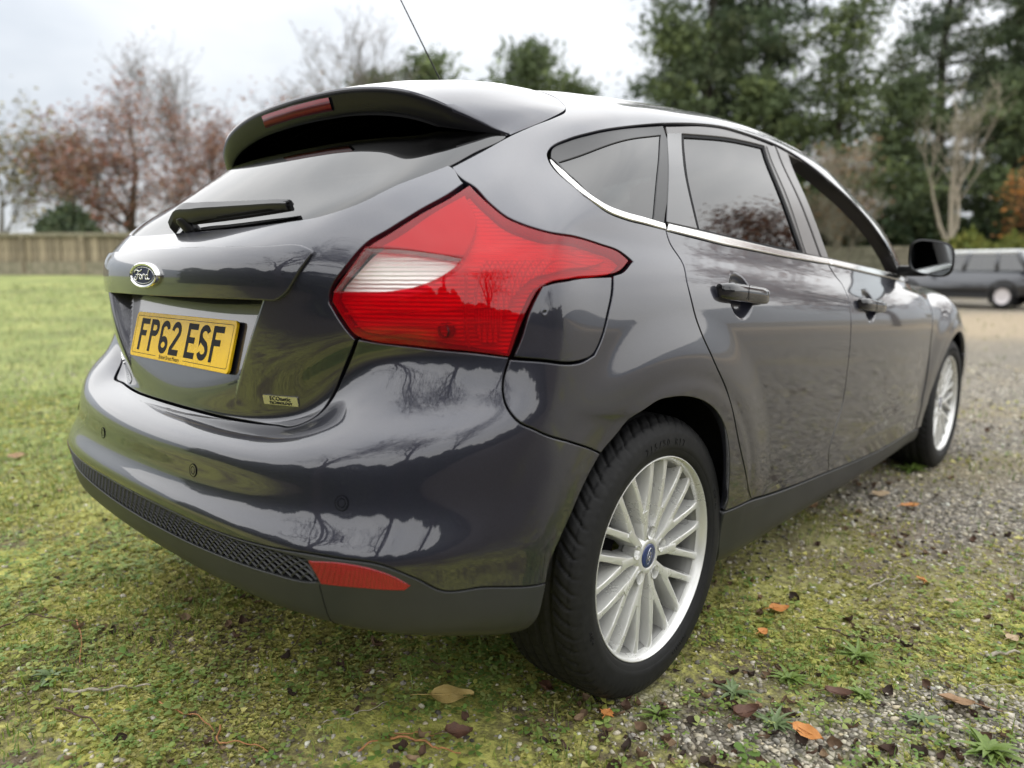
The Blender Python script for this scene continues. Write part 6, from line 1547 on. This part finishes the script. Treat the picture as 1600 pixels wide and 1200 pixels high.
spots = [(cA, 33, 8.4, 'tall dark conifer rising over the middle of the roofline'), (cB, 34, 11.3, 'tall broad conifer left of the sky gap above the front door'), (cB, 36, 20.4, 'tall conifer right of the sky gap'), (cD, 33, 23.0, 'tall thin-crowned conifer at the right edge'),
         (cA, 40, 27.5, 'conifer behind the thin-crowned one at the right edge'), (cF, 38, 25.2, 'sparse tall conifer behind the bare pale tree'), (cC, 31, 6.6, 'short pale-green conifer at the left end of the tall group'), (cC, 30, 13.0, 'bright green conifer low beside the brown bare shrub'),
         (cE, 32, 16.6, 'bushy conifer behind the bare pale tree'), (cE, 31, 10.2, 'bushy conifer above the front door window'), (cE, 31, 20.8, 'bushy conifer behind the parked car'), (cC, 34, 25.0, 'conifer leaving the frame on the right'), (cF, 37, 10.2, 'conifer between the two tallest ones')]
for i, (c_, d, l, lab) in enumerate(spots): x, y = plan(d, l); place_tree('conifer_tree', *c_, x, y, i*1.7, 1.0, lab, 'tree', G1)
far = [(cE, 56, 1.4, 1.95, 'small distant conifer top right of the aerial'), (cC, 54, 5.0, 1.25, 'lone low conifer tip just left of the tall group'), (cE, 50, -5.6, 1.62, 'distant dark conifer behind the foot of the aerial'), (cE, 52, -9.2, 1.55, 'distant dark conifer above the spoiler')]
for i, (c_, d, l, s_, lab) in enumerate(far): x, y = plan(d, l); place_tree('conifer_tree', *c_, x, y, i*2.1, s_, lab, 'tree', 'distant conifers')
RED = [(.26, .12, .085), (.33, .15, .10), (.21, .10, .08), (.30, .19, .13), (.36, .22, .15)]; YEL = [(.26, .22, .07), (.20, .19, .08), (.30, .24, .09), (.16, .15, .07)]; BRN = [(.20, .12, .06), (.15, .09, .05), (.24, .15, .08)]
tR = broad(11, 9.0, .24, RED, 4, .062, BARK, rad=.20, spread=.72, trunk=.15, kids=(4, 7), lean=.12); tR2 = broad(12, 10.5, .24, RED, 1, .085, BARK, rad=.30, spread=.7, trunk=.15, kids=(4, 6))
tY = broad(13, 8.2, .16, YEL, 1, .10, BARKG, rad=.25, spread=.5, trunk=.2, kids=(3, 6)); tBare = broad(14, 14, .075, BRN, .25, .07, BARKG, rad=.2, spread=.42, trunk=.4, kids=(3, 6), up=.4)
tPale = broad(15, 8.4, .20, [], 0, .1, BARKP, levels=4, spread=.36, trunk=.35, kids=(2, 5), up=.55); tBig = broad(16, 12.5, .38, BRN, .12, .10, BARKD, spread=.68, trunk=.2, kids=(4, 6), up=.22)
tShrub = broad(17, 6.4, .10, BRN, .2, .08, BARKP, spread=.42, trunk=.05, kids=(5, 8), up=.45); tOr = broad(18, 4.6, .10, [(.42, .19, .05), (.36, .2, .07), (.3, .14, .05)], .6, .10, BARK, rad=.2, spread=.6, trunk=.1)
G2 = 'autumn trees behind the wall on the left'
left = [(tR, 37, -19.4, 1.0, 'reddish autumn tree with spreading limbs left of the car', 0), (tR, 40, -15.8, .95, 'reddish autumn tree behind the rear screen', 2.2), (tR2, 43, -12.0, 1.0, 'thinning reddish tree beside the spoiler', 1.0), (tY, 37, -25.6, 1.0, 'yellowish thin tree at the left edge', 0), (tY, 39, -23.4, .9, 'yellowish thin tree right of the left edge', 2),
        (tY, 36, -28.5, 1.05, 'yellowish tree leaving the frame on the left', 4), (tR2, 45, -18.0, .95, 'dull red tree between the two spreading ones', 3.3)]
for c_, d, l, s_, lab, rz in left:
    x, y = plan(d, l); o = place_tree('autumn_tree', *c_, x, y, rz, s_, lab, 'tree', G2)
    if c_ is tR: o.scale = (s_*1.3, s_*1.3, s_)
for d, l, s_, lab, rz in ((46, -19.6, .9, 'tall bare slender tree above the reddish one', 0), (46, -10.4, 1.0, 'tall bare slender tree left of the aerial', 1.5), (48, -14.5, .85, 'bare slender tree behind the spoiler', 3)):
    x, y = plan(d, l); place_tree('bare_tree', *tBare, x, y, rz, s_, lab, 'tree', 'bare slender trees')
x, y = plan(26, 15.3); place_tree('bare_tree', *tPale, x, y, .8, .85, 'pale bare tree above the door mirror')
x, y = plan(28, 12.4); place_tree('bare_shrub', *tShrub, x, y, .3, .85, 'brown bare shrub above the front door window', 'shrub')
x, y = plan(27, 18.6); place_tree('autumn_shrub', *tOr, x, y, .3, 1.0, 'orange-leaved small tree above the parked car', 'tree')
def bush(seed, r, h, cols, n=1400, size=.09):
    rg = np.random.default_rng(seed); a = rg.normal(size=(n, 3)); a /= np.linalg.norm(a, axis=1, keepdims=True); q = rg.uniform(.62, 1.0, (n, 1))**.5
    bump = 1+.18*np.sin(a[:, :1]*5+seed)*np.cos(a[:, 1:2]*4); P = a*q*bump*[r, r, h*.55]+[0, 0, h*.5]; P = P[P[:, 2] > 0]
    tm = MB(); 
    for i in range(7): an = i*.9; tm.tube([(0, 0, 0), (r*.3*math.cos(an), r*.3*math.sin(an), h*.4), (r*.55*math.cos(an), r*.55*math.sin(an), h*.7)], [.03, .02, .008], 5, False)
    t_ = bpy.data.meshes.new('stems'); t_.from_pydata(tm.V, [], tm.F); t_.materials.append(BARKD); return t_, crown_mesh('crown', *leaf_cloud(P, 3, size, .06, cols, rg, 1, .6))
bG = bush(1, 1.0, 2.3, CON, 1500, .10); bY = bush(2, .95, 2.0, [(.16, .18, .04), (.22, .22, .05), (.11, .14, .03)], 1200, .09); bD = bush(3, 1.7, 2.4, [(.02, .035, .015), (.03, .05, .02), (.045, .06, .02)], 2400, .12)
x, y = plan(33, -19.7); place_tree('evergreen_bush', *bG, x, y, 0, 1.25, 'dark evergreen bush above the wall at the left', 'bush')
for (d, l, s_, lab) in ((25, 15.4, .95, 'yellow-green bush right of the door mirror'), (25.2, 17.0, .9, 'yellow-green bush above the parked car roof')):
    x, y = plan(d, l); place_tree('yellow_bush', *bY, x, y, l, s_, lab, 'bush', 'yellow-green bushes')
for i, (d, l, lab) in enumerate(((30.5, 14.0, 'dark undergrowth bush behind the door mirror'), (31, 18.0, 'dark undergrowth bush behind the parked car'), (31, 22.0, 'dark undergrowth bush at the right edge'), (31, 9.0, 'dark undergrowth bush seen over the rear door'), (30.5, 11.6, 'dark undergrowth bush seen through the front window'))):
    x, y = plan(d, l); place_tree('dark_bush', *bD, x, y, i, 1.2, lab, 'bush', 'dark undergrowth bushes')
# boundary wall of weathered boards on a low plinth, running right across behind the lawn
WOOD = pmat('weathered_boards', (.30, .25, .18), .9); k = NT(WOOD); n = k.noise(3, 5, .65); oi = k.n('ShaderNodeObjectInfo')
k.l(k.mix(1.0, k.ramp(n.outputs[0], [(.3, (.17, .14, .095)), (.7, (.36, .30, .21))]).outputs[0], k.ramp(oi.outputs['Random'], [(.0, (.62,)*3), (1, (1.15,)*3)]).outputs[0], 'MULTIPLY'), k.b.inputs['Base Color'])
STONEW = pmat('wall_stone', (.26, .235, .18), .95); k = NT(STONEW); n = k.noise(5, 6, .7); k.l(k.ramp(n.outputs[0], [(.3, (.13, .125, .085)), (.55, (.24, .215, .155)), (.8, (.38, .34, .26))]).outputs[0], k.b.inputs['Base Color']); k.bump(n.outputs[0], .7, .05)
def wall(d0, l0, d1, l1, h, label, boards=True):
    x0, y0 = plan(d0, l0); x1, y1 = plan(d1, l1); L = math.hypot(x1-x0, y1-y0); a = math.atan2(y1-y0, x1-x0); z = float(gheight((x0+x1)/2, (y0+y1)/2))
    root = empty('boundary_wall', (x0, y0, z), a); tag(root, label, 'wall')
    MB().box((L/2, 0, h*.16-.2), (L/2, .16, h*.16+.2)).build('plinth', STONEW, root); MB().box((L/2, 0, h-.07), (L/2+.02, .20, .07), bev=.02).build('coping', STONEW, root)
    if boards:
        nb = int(L/.30); me = MB().box((0, 0, 0), (.139, .03, h*.5-.23), bev=.012).mesh('board'); me.materials.append(WOOD)
        for i in range(nb):
            o = bpy.data.objects.new('board', me); COL.objects.link(o); o.parent = root; o.location = ((i+.5)*L/nb, -.06+random.uniform(-.02, .02), h*.5+.09); o.rotation_euler = (0, random.uniform(-.01, .01), random.uniform(-.05, .05))
        pm = MB().box((0, 0, 0), (.09, .09, h*.5-.08), bev=.015).mesh('post'); pm.materials.append(WOOD)
        for i in range(int(L/2.4)+1):
            o = bpy.data.objects.new('post', pm); COL.objects.link(o); o.parent = root; o.location = (i*2.4, -.09, h*.5)
        MB().box((L/2, .05, h*.5), (L/2, .03, h*.5-.12)).build('wall_core', STONEW, root)
    else:
        rg = random.Random(3); zc = 0; row = 0
        meshes = []
        for q in range(5):
            m_ = MB().box((0, 0, 0), (.5, .5, .5), bev=.09).mesh('stone'); m_.materials.append(STONEW); meshes.append(m_)
        while zc < h-.3:
            hh = rg.uniform(.26, .36); xx = -rg.uniform(0, .3)
            while xx < L:
                w_ = rg.uniform(.35, .75); o = bpy.data.objects.new('stone', rg.choice(meshes)); COL.objects.link(o); o.parent = root
                o.location = (xx+w_/2, rg.uniform(-.02, .02), zc+hh/2); o.scale = (w_*.98, .36, hh*.97); xx += w_
            zc += hh
        MB().box((L/2, .02, h*.45), (L/2, .12, h*.45)).build('wall_core', STONEW, root)
wall(29.5, -31, 28.5, -13, 1.62, 'weathered board wall at the back of the lawn on the left')
wall(28.5, -13, 28.0, 7, 1.6, 'low stone wall behind the car seen through its windows', False)
wall(28.0, 7, 27.5, 31, 1.62, 'long stone wall behind the parked car', False)

# compact car parked at the far right, three-quarter front view
def parked_car():
    x, y = plan(19.4, 11.9); root = empty('parked_car', (x, y, float(gheight(x, y))+.005), 0)
    tag(root, 'dark blue-grey compact car with pale roof parked at the far right', 'car')
    # local: +x nose ; heading: towards the left and the camera
    hd = -RGT*.70+FWD*.71; root.rotation_euler = (0, 0, math.atan2(hd[1], hd[0])); root.scale = (.88, .96, 1.0)
    P2 = make_paint('paint_far', (.012, .015, .022)); PR = pmat('paint_silver', (.62, .64, .64), .3, .2, .8); FG = glass_mat('far_glass', (.16, .20, .19), 2.2)
    # body side profile lofted across
    prof_low = [(-1.95, .32), (-1.98, .55), (-1.93, .80), (-1.85, .93), (.62, .95), (.80, .95), (1.35, .88), (1.68, .80), (1.80, .66), (1.85, .48), (1.80, .28)]
    def loft(prof, ws, name, mat, zf=1.0):
        V = []; F = []; n = len(prof)
        for w_, sc_ in ws:
            for (px, pz) in prof: V.append((px*sc_, w_, pz))
        m_ = len(ws)
        for j in range(m_-1):
            for i in range(n): F.append((j*n+i, j*n+(i+1) % n, (j+1)*n+(i+1) % n, (j+1)*n+i))
        F += [tuple(range(n)), tuple((m_-1)*n+i for i in range(n))]
        o = MB().add(V, F).build(name, mat, root); bm = bmesh.new(); bm.from_mesh(o.data); bmesh.ops.bevel(bm, geom=[e for e in bm.edges if len(e.link_faces) == 2 and e.calc_face_angle(0) > .5], offset=.05, segments=3, affect='EDGES'); bm.to_mesh(o.data); bm.free(); o.data.shade_smooth(); return o
    b = loft(prof_low, [(-.84, .97), (-.60, 1.0), (.60, 1.0), (.84, .97)], 'body', P2)
    cab = MB(); lo_ = [(-1.82, .93), (.72, .95)]; 
    bw, tw = .80, .66; zb, zt = .93, 1.36
    q = [(-1.84, -bw, zb), (.74, -bw, zb), (.74, bw, zb), (-1.84, bw, zb), (-1.52, -tw, zt), (.12, -tw, zt), (.12, tw, zt), (-1.52, tw, zt)]
    cab.add(q, [(0, 1, 5, 4), (2, 3, 7, 6), (1, 2, 6, 5), (3, 0, 4, 7)]); cab.build('cabin_glass', FG, root)
    rf = MB().box((-.70, 0, 1.395), (.86, .68, .05), bev=.045); rf.build('roof', PR, root, smooth=True, angle=50)
    for s in (-1, 1):
        for (xa, xb, r_) in ((.74, .12, .045), (-.22, -.32, .05), (-1.05, -1.02, .05), (-1.82, -1.52, .09)):
            MB().tube([(xa, s*bw*1.0, zb), (xb, s*tw*1.02, zt+.01)], r_, 6).build('pillar', P2 if xa < .7 else BLACK, root, smooth=True)
        for wx in (1.22, -1.25):
            w_ = empty('wheel'); w_.parent = root; w_.location = (wx, s*.76, .305)
            MB().lathe([(-.10, .19), (-.10, .27), (-.07, .302), (.07, .302), (.10, .27), (.10, .19)], 36, 'y').build('tyre', TYRE, w_, smooth=True, angle=40)
            MB().lathe([(.102*s, .205), (.095*s, .19), (.085*s, .06), (.095*s, 0)], 36, 'y').build('rim', pmat('far_rim', (.55, .52, .53), .4, .4) if 'far_rim' not in bpy.data.materials else bpy.data.materials['far_rim'], w_, smooth=True, angle=40)
            MB().lathe([(.845*s, .33), (.849*s, .36), (.849*s, .395), (.84*s, .405)], 30, 'y', 0, math.pi).build('arch_trim', BLACK, root).location = (wx, 0, .305)
            MB().lathe([(.60*s, .33), (.842*s, .335)], 30, 'y', 0, math.pi).build('arch_void', VOID, root).location = (wx, 0, .305)
            MB().box((wx, s*.70, .30), (.33, .145, .16)).build('arch_well', VOID, root)
        MB().lathe([(0, .0), (.02, .08), (.035, .10), (.03, .115), (-.02, .12)], 24, 'x').build('headlamp', pmat('headlamp', (.75, .77, .78), .1, .5) if 'headlamp' not in bpy.data.materials else bpy.data.materials['headlamp'], root, smooth=True).location = (1.72, s*.56, .72)
        MB().box((.62, s*.93, 1.0), (.06, .09, .06), bev=.03).build('door_mirror', PR, root, smooth=True, angle=60)
        MB().box((-.75, s*.805, .60), (1.0, .048, .004)).build('side_moulding', BLACK, root)
        MB().box((0, s*.81, .30), (.9, .05, .06), bev=.02).build('sill', BLACK, root)
    MB().box((1.82, 0, .58), (.04, .42, .09), bev=.03).build('grille', BLACK, root); MB().box((1.86, 0, .37), (.012, .26, .055)).build('number_plate', pmat('plate_white', (.75, .75, .73), .4), root)
parked_car()

# ---- the place behind and beside the photographer (seen mirrored in the paint and glass)
def hedge(x0, y0, x1, y1, h, w, cols, label, seed, n=9000, size=.10):
    rg = np.random.default_rng(seed); L = math.hypot(x1-x0, y1-y0); a = math.atan2(y1-y0, x1-x0)
    u = rg.random(n)*L; f = rg.random(n); sd_ = rg.integers(0, 3, n); hv = h*(1+.14*np.sin(u*.9+seed)+.10*np.sin(u*2.3))
    yv = np.where(sd_ == 0, -w/2, np.where(sd_ == 1, w/2, (rg.random(n)-.5)*w)); zv = np.where(sd_ == 2, hv, f*hv); P = np.stack([u, yv*(1-.25*(zv/h)**3), zv], -1)
    V, F, C = leaf_cloud(P, 2, size, .10, cols, rg, 1, .6); root = empty('hedge', (x0, y0, 0), a); tag(root, label, 'hedge')
    o = bpy.data.objects.new('foliage', crown_mesh('foliage', V, F, C)); COL.objects.link(o); o.parent = root
    MB().box((L/2, 0, h*.45), (L/2, w*.36, h*.45)).build('hedge_core', pmat('hedge_core', (.012, .018, .008), .95) if 'hedge_core' not in bpy.data.materials else bpy.data.materials['hedge_core'], root)
hedge(-16, -11.5, 23, -13.0, 2.9, 1.6, CON, 'tall evergreen hedge behind the photographer, mirrored in the bumper', 1, 18000, .13)
hedge(22, -12, 21, 16, 2.3, 1.5, BRN+CON2, 'brown hedge across the drive, mirrored in the doors', 2, 9000, .12)
for i, (x, y, s_, lab) in enumerate(((3.4, -9.6, .9, 'large bare tree behind the photographer, mirrored in the bumper corner'), (-3.4, -10.2, 1.0, 'large bare tree mirrored in the tailgate'), (9.5, -8.5, .85, 'large bare tree behind the photographer to the right'), (19.0, 5.0, .62, 'bare tree across the drive mirrored in the doors'))):
    place_tree('bare_tree', *tBig, x, y, i*1.9, s_, lab, 'tree', 'bare trees around the drive', 0)
place_tree('autumn_tree', *tR, 5.4, 19.6, .5, 1.05, 'small russet tree across the drive, mirrored in the rear door window', 'tree', None, 0)
